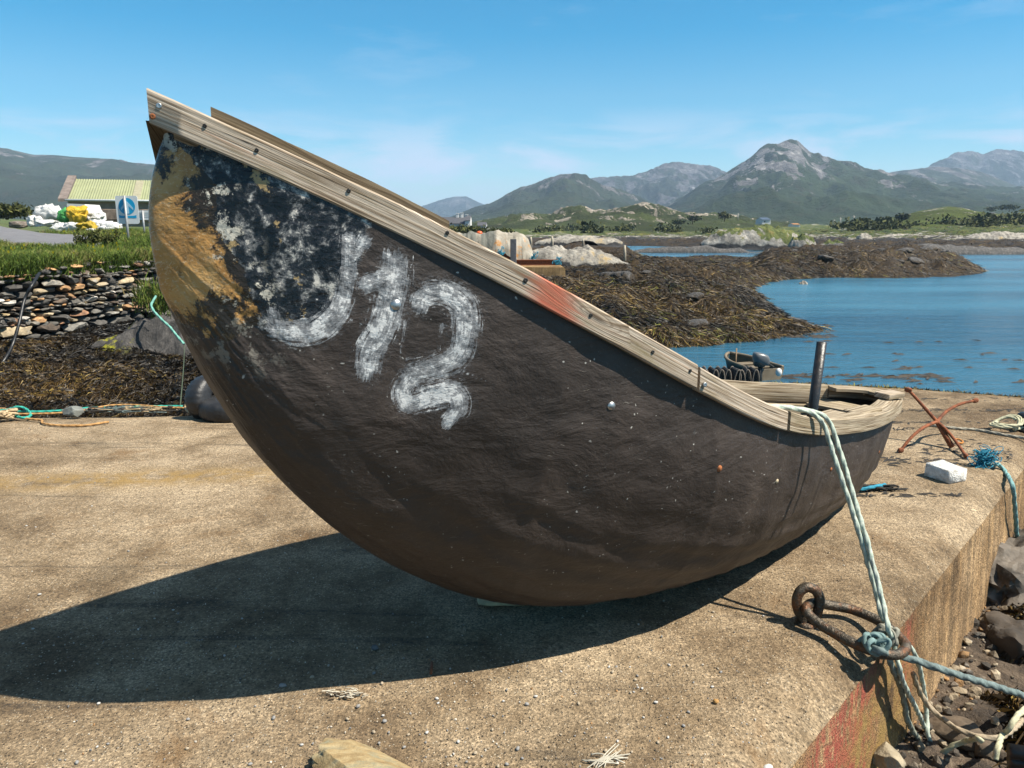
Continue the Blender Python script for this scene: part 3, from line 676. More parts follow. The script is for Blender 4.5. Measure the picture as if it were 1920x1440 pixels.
# screws in the planks
op = []
for fr in np.linspace(.08, .92, 22): op.append(G[:i2] + ON[:i2] * .0035 + np.array([0, 0, 1]) * (UP[:i2] * fr)[:, None])
op = np.array(op); opx = to_px(op)
M_HOLE = simple('dark_screw', (.05, .045, .04), .5, .3, 50, metallic=.6)
for px, py, mat_, r in [(299, 197, M_ZINC, .0075), (291, 218, M_RUST, .0075), (389, 236, M_HOLE, .0055), (481, 282, M_HOLE, .0055), (648, 357, M_HOLE, .006), (839, 437, M_HOLE, .0055), (986, 525, M_HOLE, .007),
                        (1111, 592, M_HOLE, .006), (1221, 659, M_HOLE, .006), (1291, 694, M_HOLE, .006), (1319, 721, M_ZINC, .008)]:
    e = ((opx - np.array([px, py])) ** 2).sum(-1); i, j = np.unravel_index(e.argmin(), e.shape); p = op[i, j]; n = ON[j]
    mb = MB(); lathe(mb, [(r, -.006), (r, .0015), (r * .8, .0025), (r * .25, .0022), (.0004, .001)], p, n, 14)
    mb.build('screw', mat_, root)
# timber chock the boat rocks on
kb = at(985, 1128, 0)
mb = MB(); V, F = blob((kb[0] - .03, kb[1] + .05, .014), (.21, .11, .018), 4, 3, .15, 1.5, box_=.6, rot=R(10)); mb.add(V, F, uv=V[:, :2])
tag(mb.build('timber_chock', simple('old_timber', (.50, .42, .25), .85, .35, 18), loc=(kb[0], kb[1] + .12, 0)), 'flat strip of pale old timber under the belly of the black boat', 'timber')
# ================================================================== the shore
def sdf(x, y, poly):
    """signed distance, positive inside"""
    P = np.asarray(poly, float); sh = np.shape(x); p = np.stack([np.ravel(x), np.ravel(y)], 1)
    best = np.full(len(p), 1e18); ins = np.zeros(len(p), bool)
    for i in range(len(P)):
        a = P[i]; b = P[(i + 1) % len(P)]; ab = b - a
        t = np.clip(((p - a) @ ab) / (ab @ ab + 1e-12), 0, 1); d = p - a - t[:, None] * ab
        best = np.minimum(best, (d ** 2).sum(1))
        c = (a[1] > p[:, 1]) != (b[1] > p[:, 1])
        xi = a[0] + (p[:, 1] - a[1]) / (b[1] - a[1] + 1e-12) * (b[0] - a[0]); ins ^= c & (p[:, 0] < xi)
    return (np.sqrt(best) * np.where(ins, 1, -1)).reshape(sh)
def shore(px): return [tuple(at(x, y, ZW)[:2]) for x, y in px]
POLYF = [(-40, 4.5), (-1, 4.5)] + [tuple(v) for v in [(-.2, 10.5)]] + shore([(900, 668), (1100, 663), (1280, 654), (1400, 645), (1480, 634), (1548, 619), (1500, 605), (1470, 585), (1440, 560), (1418, 543), (1440, 531), (1475, 525),
    (1560, 521), (1700, 522), (1800, 519), (1832, 515), (1858, 510), (1838, 500), (1812, 485), (1760, 477), (1600, 476), (1480, 478), (1420, 486), (1250, 488), (1195, 484), (1190, 475), (1160, 470), (1000, 470)]) + [(-60, 105), (-60, 20)]
def zF(x, y):
    d = sdf(x, y, POLYF) + .5 * fbm(x * .9, y * .9, 3, 4)
    lam = 3.2
    z = np.where(d > 0, 1.28 * (1 - np.exp(-np.maximum(d, 0) / lam)), np.maximum(d * .12, -1.2))
    far = np.clip((y - 20) / 40, 0, 1)
    amp = np.clip(d / 2, .1, 1) * (.55 + .40 * far)
    z = z + amp * (fbm(x * .35, y * .35, 5, 12) * 1.6 + .55 * fbm(x * 1.2, y * 1.2, 4, 18, ridged=True))
    z = z + np.clip(d / .5, 0, 1) * (.38 * fbm(x * 1.5, y * 1.5, 5, 32, .55, ridged=True) + .07 * fbm(x * 6, y * 6, 3, 33))
    z = ZW - .12 + np.minimum(z, np.where(y < 46, 3.0, 2.0)) * (1 - .5 * np.clip((y - 46) / 6, 0, 1) * np.clip((x / y - .15) / .02, 0, 1) * np.clip((.335 - x / y) / .02, 0, 1))
    # the gully behind the slip, to the left
    wl = np.clip((-1.2 - x) / 1.5, 0, 1)
    gz = np.interp(y, [5, 7, 10, 11.5, 14, 16], [-1.5, -1.25, -.88, -.58, -.45, -.3]) + .30 * fbm(x * .9, y * .9, 5, 42) + .16 * fbm(x * 3, y * 3, 4, 44, ridged=True)
    wl = wl * np.clip((21 - y) / 3, 0, 1)
    return z * (1 - wl) + gz * wl
M_WEED = m_weed()
av = np.linspace(-.80, .80, 520); yv = np.concatenate([np.geomspace(5.5, 26, 200)[:-1], np.geomspace(26, 120, 230)])
X = av[None] * yv[:, None]; Y = np.repeat(yv[:, None], len(av), 1); Z = zF(X, Y)
mb = MB(); V, F = heightfield(X, Y, Z); mb.add(V, F, hgt=np.minimum((Z - ZW).ravel() * .75, 1.7), lettuce=np.clip(1.4 - (Z - ZW).ravel(), .15, 1))
tag(mb.build('foreshore', M_WEED), kind='structure')
# strands of wrack lying over the rocks
def m_strand():
    m = Mat('wrack_strands'); c = m.attr('col', 'Color'); return m.out(c, .5, None, Specular_IOR_Level=.35)
M_STRAND = m_strand()
def strands(name, n, amin, amax, ymin, ymax, zfun, zmin, L=.32, wid=.020, yellow=.05):
    a = RNG.uniform(amin, amax, n); y = np.exp(RNG.uniform(math.log(ymin), math.log(ymax), n)); x = a * y
    e = .12; z = zfun(x, y); gx = (zfun(x + e, y) - z) / e; gy = (zfun(x, y + e) - z) / e
    gx = np.clip(gx, -1.3, 1.3); gy = np.clip(gy, -1.3, 1.3)
    k = (z > zmin); x, y, z, gx, gy = [v[k] for v in (x, y, z, gx, gy)]; n = len(x)
    ang = np.arctan2(-gy, -gx) + RNG.normal(0, .40, n); l = L * RNG.uniform(.5, 1.5, n) * np.sqrt(np.maximum(y, 9) / 18); w = wid * RNG.uniform(.6, 1.5, n) * np.sqrt(np.maximum(y, 9) / 14)
    cv = RNG.normal(0, .5, n); rows = []
    for s in (0, .33, .66, 1.0):
        an = ang + cv * s; px = x + np.cos(an) * l * s; py = y + np.sin(an) * l * s
        pz = z + gx * (px - x) + gy * (py - y) + .03 + .05 * math.sin(math.pi * s) * RNG.uniform(.2, 1.3, n) - .03 * s
        hx, hy = -np.sin(an) * w, np.cos(an) * w
        rows.append(np.stack([px - hx, py - hy, pz], 1)); rows.append(np.stack([px + hx, py + hy, pz + RNG.normal(0, .012, n)], 1))
    V = np.stack(rows, 1).reshape(-1, 3); b = np.arange(n)[:, None] * 8
    F = np.concatenate([b + np.array([[2 * i, 2 * i + 1, 2 * i + 3, 2 * i + 2]]) for i in range(3)]).tolist()
    pal = np.array([(.012, .008, .004), (.030, .018, .007), (.060, .034, .010), (.115, .070, .017), (.20, .135, .032)])
    c = (.72 if amin < -.2 else 1.0) * pal[RNG.choice(5, n, p=[.28, .29, .24, .13, .06])] * RNG.uniform(.7, 1.3, (n, 1))
    pv = fbm(x * .55, y * .55, 4, 66); c *= np.clip(1 + pv * 6, .10, 2.4)[:, None]
    yl = (RNG.random(n) < yellow) & (fbm(x * .7, y * .7, 3, 71) > .10); c[yl] = np.array([.22, .21, .025]) * RNG.uniform(.5, 1.2, (yl.sum(), 1))
    mb = MB(); mb.add(V, F, col=np.repeat(c, 8, 0)); return tag(mb.build(name, M_STRAND, smooth=False), kind='stuff')
strands('seaweed', 190000, .0, .47, 14, 60, zF, ZW + .02, L=.42, wid=.0031, yellow=.10)
strands('seaweed', 70000, -.74, -.30, 8, 17.5, zF, -1.4, L=.27, wid=.0030, yellow=.0)
strands('seaweed', 40000, .15, .66, 45, 95, zF, ZW + .05, L=.40, wid=.0042, yellow=.06)

# far shore: weed, black lichen, pale rock and turf by height
POLYC = shore([(300, 468), (1000, 466), (1160, 461), (1420, 466), (1480, 470), (1600, 475), (1750, 477), (1920, 476), (2200, 478)]) + [(900, 300), (900, 1500), (-400, 1500), (-400, 300)]
HOLE = shore([(1135, 449), (1265, 449.5), (1275, 447.2), (1140, 446.6)])
def zC(x, y):
    d = sdf(x, y, POLYC) + 3.0 * fbm(x * .11, y * .11, 4, 51)
    dh = sdf(x, y, HOLE); d = np.minimum(d, -dh * 1.0)
    z = np.where(d > 0, 3.1 * (1 - np.exp(-np.maximum(d, 0) / 34)), np.maximum(d * .1, -2))
    g = np.clip(d / 22, 0, 1); far = np.clip((y - 150) / 500, 0, 1)
    z = z + g * (1.0 + 2.0 * far) * (1.5 * fbm(x * .035, y * .035, 5, 57) + .4 * fbm(x * .14, y * .14, 4, 58, ridged=True)) + far * 2.5
    a = x / y
    z = z + 2.2 * np.clip((a - .42) / .2, 0, 1) * np.clip((y - 130) / 120, 0, 1)
    return ZW - .1 + z + np.clip(d / 6, 0, 1) * (.8 * fbm(x * .30, y * .30, 5, 59, ridged=True) + .25 * fbm(x * 1.1, y * 1.1, 3, 60))
av = np.linspace(-.46, .95, 560); yv = np.geomspace(75, 1250, 330)
X = av[None] * yv[:, None]; Y = np.repeat(yv[:, None], len(av), 1); Z = zC(X, Y)
mb = MB(); V, F = heightfield(X, Y, Z); mb.add(V, F, hgt=(Z - ZW).ravel() * 1.2 + .45 * np.clip((Y.ravel() - 110) / 60, 0, 1) + .1, lettuce=.3)
tag(mb.build('far_shore', M_WEED), kind='structure')
strands('seaweed', 34000, .10, .70, 95, 190, zC, ZW + .05, L=.5, wid=.012, yellow=.04)

# ================================================================== left bank
def bankz(x, y):
    z = np.interp(y, [12, 14, 17, 21, 28, 35, 45, 60, 80, 120], [.93, .96, 1.02, 1.26, 1.42, 1.50, 1.62, 1.9, 2.3, 3.0]) + .10 * fbm(x * .5, y * .5, 4, 81)
    z = z + .35 * np.clip((-.62 - x / y) / .08, 0, 1) * np.clip((y - 22) / 14, 0, 1)
    k = np.clip((x / y + .30) / .10, 0, 1); return z - 3.6 * k * k * (3 - 2 * k)
WA = np.array([atY(-170, 500, 12.3)[0], 12.3]); WB = np.array([atY(335, 500, 17.2)[0], 17.2])
def m_turf():
    m = Mat('turf'); p = m.pos()
    c = m.ramp(m.noise(p, 1.3, 6, .7), [(.3, (.030, .050, .010)), (.5, (.075, .115, .022)), (.68, (.15, .17, .045))])
    c = m.mix(m.mr(m.noise(p, .35, 5, .65), .5, .68, 0, .7), c, (.13, .10, .04))
    return m.out(c, .9, m.bump(m.noise(p, 25, 5, .7), .8, .05))
av = np.linspace(-1.02, -.16, 260); yv = np.geomspace(11.8, 125, 220)
X = av[None] * yv[:, None]; Y = np.repeat(yv[:, None], len(av), 1)
wl = WA[1] + (X[0] - WA[0]) * (WB[1] - WA[1]) / (WB[0] - WA[0])
Y = np.maximum(Y, (WA[1] + (X - WA[0]) * (WB[1] - WA[1]) / (WB[0] - WA[0])) + .12)
mb = MB(); V, F = heightfield(X, Y, bankz(X, Y)); mb.add(V, F)
tag(mb.build('grass_bank', m_turf()), kind='structure')
# lane
cl_ = spline([(-9.8, 18.2, 0), (-12.6, 21.2, 0), (-17.5, 26.5, 0), (-26, 35, 0), (-40, 48, 0)], 10)
t_ = np.gradient(cl_[:, :2], axis=0); t_ /= np.linalg.norm(t_, axis=1, keepdims=True); n_ = np.stack([-t_[:, 1], t_[:, 0]], 1)
ws = np.linspace(-1, 1, 9); hw = np.interp(np.arange(len(cl_)), [0, 8, 16, 40], [.25, 1.1, 1.9, 2.2])
X = cl_[:, 0][:, None] + n_[:, 0][:, None] * ws * hw[:, None]; Y = cl_[:, 1][:, None] + n_[:, 1][:, None] * ws * hw[:, None]
Z = np.max(np.stack([bankz(X + dx, Y + dy) for dx in (-.3, 0, .3) for dy in (-.3, 0, .3)]), 0) + .02
LANE = [tuple(p) for p in np.concatenate([np.stack([X[:, 0], Y[:, 0]], 1), np.stack([X[:, -1], Y[:, -1]], 1)[::-1]])]
mb = MB(); V, F = heightfield(X, Y, Z); mb.add(V, F)
tag(mb.build('lane', simple('worn_tarmac', (.17, .165, .175), .9, .25, 3, .4, 60)), kind='structure')
# grass
M_BLADE = Mat('grass_blades'); M_BLADE = M_BLADE.out(M_BLADE.attr('col', 'Color'), .7, None, Specular_IOR_Level=.2)
def blades(name, x, y, z, h, wid, lean=.5, pal=None, flowers=0.0):
    n = len(x); an = RNG.uniform(0, 6.283, n); ln = RNG.normal(0, lean, n); hh = h * RNG.uniform(.45, 1.35, n)
    d = RNG.uniform(0, 6.283, n); wx, wy = np.cos(an) * wid, np.sin(an) * wid
    r0 = np.stack([x, y, z - .03], 1); side = np.stack([wx, wy, 0 * wx], 1)
    r1 = r0 + np.stack([np.cos(d) * ln * hh * .3, np.sin(d) * ln * hh * .3, hh * .6], 1); r2 = r0 + np.stack([np.cos(d) * ln * hh, np.sin(d) * ln * hh, hh], 1)
    V = np.stack([r0 - side, r0 + side, r1 + side * .7, r1 - side * .7, r2], 1).reshape(-1, 3); b = np.arange(n)[:, None] * 5
    F = (b + np.array([[0, 1, 2, 3]])).tolist() + (b + np.array([[3, 2, 4]])).tolist()
    pal = np.array(pal if pal is not None else [(.045, .080, .012), (.085, .135, .020), (.14, .20, .03), (.20, .22, .05), (.24, .19, .08)])
    q = np.clip((fbm(x * .9, y * .9, 3, 91) + .5) * len(pal) + RNG.normal(0, .9, n), 0, len(pal) - 1).astype(int)
    c = np.repeat(pal[q] * RNG.uniform(.7, 1.3, (n, 1)), 5, 0)
    if flowers:
        k = RNG.random(n) < flowers; cc = c.reshape(n, 5, 3); cc[k] = np.array([.62, .50, .02]); c = cc.reshape(-1, 3)
        Vv = V.reshape(n, 5, 3); Vv[k, 2:4] = Vv[k, 4:5] + np.array([[.022, .0, 0], [-.022, 0, 0]]) ; Vv[k, 0] = Vv[k, 4] + np.array([-.01, 0, -.03]); Vv[k, 1] = Vv[k, 4] + np.array([.01, 0, -.03]); Vv[k, 4] += np.array([0, 0, .03]); V = Vv.reshape(-1, 3)
    mb = MB(); mb.add(V, F, col=c); return tag(mb.build(name, M_BLADE, smooth=False), kind='stuff')
n = 120000; a = RNG.uniform(-.76, -.40, n); y = 12.0 + (30 - 12.0) * RNG.random(n) ** 1.3; x = a * y
wl = WA[1] + (x - WA[0]) * (WB[1] - WA[1]) / (WB[0] - WA[0]); k = (y > wl + .22) & (sdf(x, y, LANE) < .15); x, y = x[k], y[k]
blades('grass', x, y, bankz(x, y), .17 + .26 * fbm(x * .8, y * .8, 4, 7), .009, .8, flowers=.004)
n = 5000; s = RNG.random(n); x = WA[0] + (WB[0] - WA[0]) * s; y = WA[1] + (WB[1] - WA[1]) * s + RNG.normal(0, .12, n)
k = fbm(x * .8, x * 0, 3, 15) > .12 - .30 * (x < -8.4); x, y = x[k], y[k]
blades('grass', x, y, bankz(x, y + .3) - .06 - .2 * RNG.random(len(x)), .24, .010, .9)
# dry stone wall
def build_wall():
    w = thing('dry_stone_wall', 'rough dry stone wall of mixed grey and rusty stones under the green grass bank', 'wall', (*(WA + WB) / 2, -.7))
    L = np.linalg.norm(WB - WA); e = (WB - WA) / L; nn = np.array([e[1], -e[0]])
    rg = np.random.default_rng(12); mb = MB(); z = -.85; row = 0
    pal = [(.085, .078, .070), (.14, .13, .115), (.22, .205, .18), (.33, .295, .245), (.42, .33, .21), (.46, .26, .12), (.34, .18, .10), (.60, .56, .50), (.13, .095, .07), (.50, .37, .20)]
    pw = np.array([.20, .19, .14, .09, .08, .06, .06, .06, .09, .03]); pw /= pw.sum()
    while z < 1.06:
        h = rg.choice([.055, .08, .11, .15, .21], p=[.22, .28, .24, .16, .10]); s = -rg.random() * .3
        while s < L:
            w_ = h * rg.uniform(1.3, 3.6); w_ = min(w_, .62); hh = h * rg.uniform(.8, 1.25)
            zt = z + h / 2 + .035 * math.sin(s * 2.1 + row) + rg.normal(0, .012)
            if zt < .97 - .10 * (s < L * .45) + .05 * math.sin(s * 3):
                c = WA + e * (s + w_ / 2) + nn * rg.normal(0, .035)
                V, F = blob((0, 0, 0), (w_ * .53, .17, hh * .55), int(rg.integers(1e5)), 2, .16, 1.3, box_=.8, facet=.9)
                t = rg.normal(0, .09); V = np.stack([V[:, 0] * math.cos(t) - V[:, 2] * math.sin(t), V[:, 1], V[:, 0] * math.sin(t) + V[:, 2] * math.cos(t)], 1)
                V = np.stack([c[0] + V[:, 0] * e[0] - V[:, 1] * nn[0] * -1, c[1] + V[:, 0] * e[1] + V[:, 1] * nn[1], V[:, 2] + zt], 1)
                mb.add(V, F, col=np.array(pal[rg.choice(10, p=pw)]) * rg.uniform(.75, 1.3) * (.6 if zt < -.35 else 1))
            s += w_ * rg.uniform(.95, 1.08)
        z += h * .93; row += 1
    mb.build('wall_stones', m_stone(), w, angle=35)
    mb = MB(); c = (WA + WB) / 2 - nn * .32; box(mb, (c[0], c[1], -.1), (L + .3, .4, 2.0), rot=math.atan2(e[1], e[0]))
    mb.build('earth_core', simple('dark_earth', (.018, .016, .013), .95, .4, 6), w, smooth=False)
    return w
build_wall()
# rock outcrop at the end of the wall, with its rope and lime-green algae
def m_outcrop():
    m = Mat('shore_rock'); p = m.tc()
    c = m.ramp(m.noise(m.mapp(p, (1.6, 1.6, .6), (0, 0, 0), (0, R(18), 0)), 2.3, 8, .72, .4), [(.3, (.022, .020, .019)), (.5, (.07, .064, .060)), (.68, (.20, .18, .165))])
    yl = m.math('MULTIPLY', m.mr(m.noise(p, 1.7, 6, .7), .53, .58), m.mr(m.attr('alg'), .2, .8))
    c = m.mix(yl, c, (.46, .43, .02))
    c = m.mix(m.mr(m.math('ADD', m.attr('weed'), m.mr(m.noise(p, 2.5, 5), .3, .7, -.3, .3)), .4, .6), c, m.ramp(m.noise(p, 9, 5, .7), [(.35, (.010, .007, .004)), (.7, (.085, .05, .015))]))
    return m.out(c, .8, m.bump(m.noise(m.mapp(p, (2, 2, .5)), 6, 8, .75), 1.0, .08))
def rock_mound(name, label, cx, cy, rx, ry, z0, h, seed, mat, rot=0., res=70, sharp=.55, tilt=0., group=None, cat='rock', algp=None):
    u = np.linspace(-1, 1, res); U, Vv = np.meshgrid(u, u); r = np.sqrt(U ** 2 + Vv ** 2)
    ang = np.arctan2(Vv, U); rim = 1 + .28 * fbm(np.cos(ang) * 1.4 + 5, np.sin(ang) * 1.4 + seed, 3, seed); rr = np.clip(r / np.maximum(rim, .3), 0, 1.25)
    X = U * rx; Y = Vv * ry; prof = np.clip(1 - rr ** 2, 0, 1) ** sharp
    nz = 1 + .75 * fbm(X / rx * 2.2 + seed, Y / rx * 2.2, 6, seed, .55, True) + .35 * fbm(X / rx * 7, Y / rx * 7 + seed, 4, seed + 3)
    Zl = h * prof * nz + tilt * X * prof; Z = z0 + Zl - .6 * np.clip(rr - .95, 0, 1)
    c, s = math.cos(rot), math.sin(rot); Xw = cx + X * c - Y * s; Yw = cy + X * s + Y * c
    mb = MB(); V, F = heightfield(Xw, Yw, Z); q = np.clip(Zl / h, 0, 1.5)
    alg = np.zeros_like(q) if algp is None else np.exp(-((Xw - algp[0]) / .55) ** 2 - ((Z - algp[1]) / .35) ** 2)
    mb.add(V, F, weed=np.clip(1.0 - q * 2.3, 0, 1).ravel(), alg=alg.ravel(), hgt=q.ravel())
    return tag(mb.build(name, mat, loc=(cx, cy, z0)), label, cat, group)
M_OUT = m_outcrop()
p = atY(300, 600, 13.4)
rock_mound('rock_outcrop', 'dark bare rock outcrop with lime green algae at the right end of the stone wall', p[0] + .1, 13.6, 2.0, 1.0, -.85, .80, 3, M_OUT, sharp=.62, res=110, algp=(atY(190, 625, 13)[0], -.3), tilt=.22)
n = 900; x = RNG.normal(atY(285, 545, 13.3)[0], .17, n); y = RNG.normal(13.45, .12, n); z = RNG.normal(.36, .12, n)
blades('grass', x, y, z, .22, .010, .8)
p = atY(12, 690, 11.4); rock_mound('boulder', 'grey boulder in the seaweed at the left foot of the wall', p[0] - .3, 11.5, .5, .42, -1.0, .42, 8, M_OUT, sharp=.4, res=40)

# ================================================================== hills and mountains
def ridge(name, D, depth, prof, base, mat, amp, seed, front=1.3, cols=420, rows=90, rough=1.0):
    prof = np.array(prof, float); px = np.linspace(prof[0, 0], prof[-1, 0], cols); py = np.interp(px, prof[:, 0], prof[:, 1])
    k = np.ones(5) / 5; py = np.convolve(np.pad(py, 2, 'edge'), k, 'valid')
    a = (px - 960) / FPX; hor = 720 - FPX * math.tan(PITCH); H = CAMH + (hor - py) / FPX * D * 1.0 * (math.cos(PITCH) ** 0)
    b = (720 - py) / FPX; H = CAMH + D * (-math.sin(PITCH) + b * math.cos(PITCH)) / (math.cos(PITCH) + b * math.sin(PITCH))
    s = np.concatenate([np.linspace(0, 1, rows), np.linspace(1, 1.6, 20)[1:]])[:, None]
    Y = D - depth * (1 - s) + 0 * a; d = D  # columns fan out from the ridge
    dx = a / np.cos(PITCH) / 1.0
    Xr = (px - 960) / FPX * D / (np.cos(PITCH) + b * np.sin(PITCH)); X = Xr[None] * (Y / D)
    up = np.where(s <= 1, np.clip(s, 0, 1) ** front, np.clip(1.6 - s, 0, 1) / .6)
    Z = base + (np.maximum(H, base) - base)[None] * up
    w = np.sin(np.pi * np.clip(s, 0, 1)) ** .8 * np.where(s <= 1, 1, .5)
    sc = 1 / (depth * .28)
    gul = fbm(X * sc * 1.1, Y * sc * .7, 6, seed, .55, True) + .5 * fbm(X * sc * 4, Y * sc * 3, 4, seed + 9)
    Z = Z + amp * w * gul * np.clip((H - base)[None] / (H.max() - base) * 1.4, .15, 1) + amp * .06 * rough * fbm(X * sc * 9, Y * sc * 9, 4, seed + 3) * np.clip(up * 2, 0, 1)
    mb = MB(); V, F = heightfield(X, Y, Z); mb.add(V, F, up=np.clip((Z - base) / (H.max() - base), 0, 1).ravel())
    return tag(mb.build(name, mat), kind='structure')
MG = m_mountain('mountain_green', (.038, .050, .026), (.13, .12, .115), .13, 1.0)
MR = m_mountain('mountain_rocky', (.036, .046, .032), (.125, .12, .125), .24, .8)
MP = m_mountain('mountain_slabs', (.036, .052, .024), (.185, .175, .172), .24, 1.0)
MF = m_mountain('mountain_far', (.035, .045, .040), (.10, .10, .105), .12, .5)
MH = m_mountain('rough_hill', (.050, .062, .018), (.30, .26, .21), .27, 4.5)
MT = m_mountain('turf_hill', (.085, .105, .024), (.40, .36, .32), .06, 6.0)
ridge('mountain', 3600, 900, [(700, 400), (775, 392), (810, 380), (835, 372), (852, 369), (875, 368), (900, 381), (960, 400), (1040, 425)], -5, MF, 60, 1)
ridge('mountain', 1700, 900, [(-700, 330), (-300, 270), (-120, 262), (0, 277), (30, 283), (60, 291), (100, 291), (140, 294), (180, 297), (215, 299), (240, 305), (290, 310), (360, 325), (450, 358), (560, 400), (680, 430)], 2, MG, 46, 2, front=.9)
ridge('mountain', 2300, 800, [(960, 425), (1020, 370), (1060, 340), (1090, 335), (1130, 332), (1180, 330), (1215, 322), (1245, 308), (1275, 304), (1300, 307), (1330, 312), (1360, 322), (1420, 345), (1500, 380)], 0, MR, 75, 3, front=1.5, rough=3)
ridge('mountain', 1700, 800, [(770, 428), (820, 415), (880, 396), (920, 383), (960, 362), (1010, 343), (1050, 327), (1078, 327), (1100, 338), (1130, 352), (1190, 372), (1260, 395), (1330, 418)], 0, MG, 55, 4, front=1.0)
ridge('mountain', 3600, 700, [(1480, 340), (1530, 306), (1565, 299), (1590, 306), (1625, 322), (1700, 350)], 0, MF, 60, 6)
ridge('mountain', 2900, 900, [(1640, 350), (1690, 328), (1725, 321), (1760, 301), (1795, 286), (1825, 284), (1842, 289), (1868, 280), (1900, 281), (1930, 287), (2000, 300), (2150, 340)], 0, MR, 75, 7, front=1.5, rough=3)
ridge('mountain', 2100, 700, [(1580, 345), (1640, 328), (1690, 320), (1750, 313), (1790, 314), (1840, 322), (1890, 342), (1960, 370)], 0, MG, 50, 8, front=1.0)
ridge('mountain', 1500, 900, [(1150, 425), (1200, 410), (1240, 394), (1280, 371), (1320, 346), (1365, 321), (1400, 299), (1428, 276), (1452, 265), (1480, 261), (1498, 264), (1518, 283), (1545, 296), (1580, 301), (1620, 316), (1660, 324), (1720, 336), (1780, 345), (1850, 349), (1920, 353), (2050, 372), (2250, 400)], 2, MP, 64, 5, front=1.5, rough=4, cols=620, rows=130)
ridge('hill', 520, 230, [(800, 430), (850, 426), (920, 412), (960, 406), (1000, 402), (1030, 404), (1060, 396), (1090, 392), (1130, 396), (1160, 391), (1185, 386), (1205, 381), (1222, 384), (1250, 393), (1290, 403), (1340, 404), (1400, 412), (1480, 420)], .8, MH, 11, 11, front=.8, cols=520, rows=110, rough=6)
ridge('hill', 330, 150, [(1540, 432), (1600, 421), (1650, 412), (1690, 405), (1720, 397), (1750, 391), (1775, 387), (1800, 389), (1830, 396), (1860, 402), (1900, 401), (1950, 397), (2100, 390)], 1.2, MT, 3.2, 12, front=.8, cols=420, rows=80, rough=2)

# pale rock ledges
def m_pale():
    m = Mat('pale_rock'); p = m.tc()
    c = m.ramp(m.noise(p, 1.6, 8, .75), [(.32, (.07, .062, .052)), (.46, (.26, .235, .20)), (.56, (.42, .385, .33)), (.68, (.62, .57, .50))])
    c = m.mix(m.mr(m.noise(p, .8, 6, .7), .57, .66, 0, .75), c, (.42, .27, .07))
    c = m.mix(m.mr(m.math('ADD', m.attr('hgt'), m.mr(m.noise(p, 1.2, 5), .3, .7, -.22, .22)), .30, .20), c, (.030, .029, .030))
    return m.out(c, .9, m.bump(m.noise(p, 3.5, 8, .75), 1.0, .12))
M_PALE = m_pale()
def m_palegrass():
    m = Mat('pale_rock_with_turf'); p = m.tc()
    c = m.ramp(m.noise(p, .7, 8, .75), [(.32, (.07, .065, .055)), (.47, (.28, .255, .22)), (.64, (.54, .50, .44))])
    tf = m.ramp(m.noise(p, .8, 6, .7), [(.3, (.045, .07, .012)), (.55, (.13, .15, .03)), (.7, (.25, .17, .05))])
    c = m.mix(m.mr(m.math('ADD', m.attr('hgt'), m.mr(m.noise(p, .30, 6, .6), .3, .7, -.6, .6)), .66, .76), c, tf)
    c = m.mix(m.mr(m.math('ADD', m.attr('hgt'), m.mr(m.noise(p, .5, 5), .3, .7, -.15, .15)), .26, .18), c, (.028, .027, .028))
    return m.out(c, .92, m.bump(m.noise(p, 1.6, 8, .75), 1.0, .25))
M_PT = m_palegrass()
def ledge(label, x0, x1, ytop, ybase, Yd, seed, mat, ry=.5, sharp=.5, tilt=0, res=90):
    pa = atY(x0, ybase, Yd); pb = atY(x1, ybase, Yd); zt = atY((x0 + x1) / 2, ytop, Yd)[2]; z0 = pa[2] - .2
    rx = (pb[0] - pa[0]) / 2 * 1.05
    return rock_mound('rock_ledge', label, (pa[0] + pb[0]) / 2, Yd, rx, rx * ry, z0, (zt - z0) / 1.42, seed, mat, sharp=sharp, tilt=tilt, res=res)
ledge('cracked white rock ledge behind the rusty beam and the concrete pier', 960, 1180, 453, 494, 42, 31, M_PALE, .45, .55, -.07, 130)
ledge('low pale rock ledge with thin fence posts behind the covered heap', 1000, 1170, 436, 455, 66, 32, M_PALE, .35, .5)
ledge('long white rock islet with a brown grassy crown below the pointed mountain', 1318, 1500, 412, 464, 118, 33, M_PT, .4, .45, .05, 120)
ledge('steep white rock just right of the grass crowned islet', 1478, 1530, 434, 467, 112, 34, M_PT, .6, .45)
ledge('low rounded rocks with green turf standing before the dark weed', 1520, 1600, 444, 474, 104, 35, M_PT, .5, .5)
ledge('round pale boulder on the far green shore, left of the flat rocks', 1604, 1634, 434, 450, 135, 36, M_PALE, .8, .5, res=50)
ledge('flat line of pale rocks along the far green shore', 1630, 1772, 436, 452, 135, 37, M_PALE, .3, .5)
ledge('broad grey rock at the right end of the far shore', 1800, 1960, 428, 458, 125, 38, M_PALE, .35, .5, .0, 110)
ledge('bare tan stone awash off the tip of the weedy point', 1826, 1862, 504, 515, 58, 39, M_PALE, .7, .5, res=40)
ledge('small pale stone in the shallows below the weedy point', 1496, 1516, 524, 535, 44, 40, M_PALE, .8, .5, res=30)

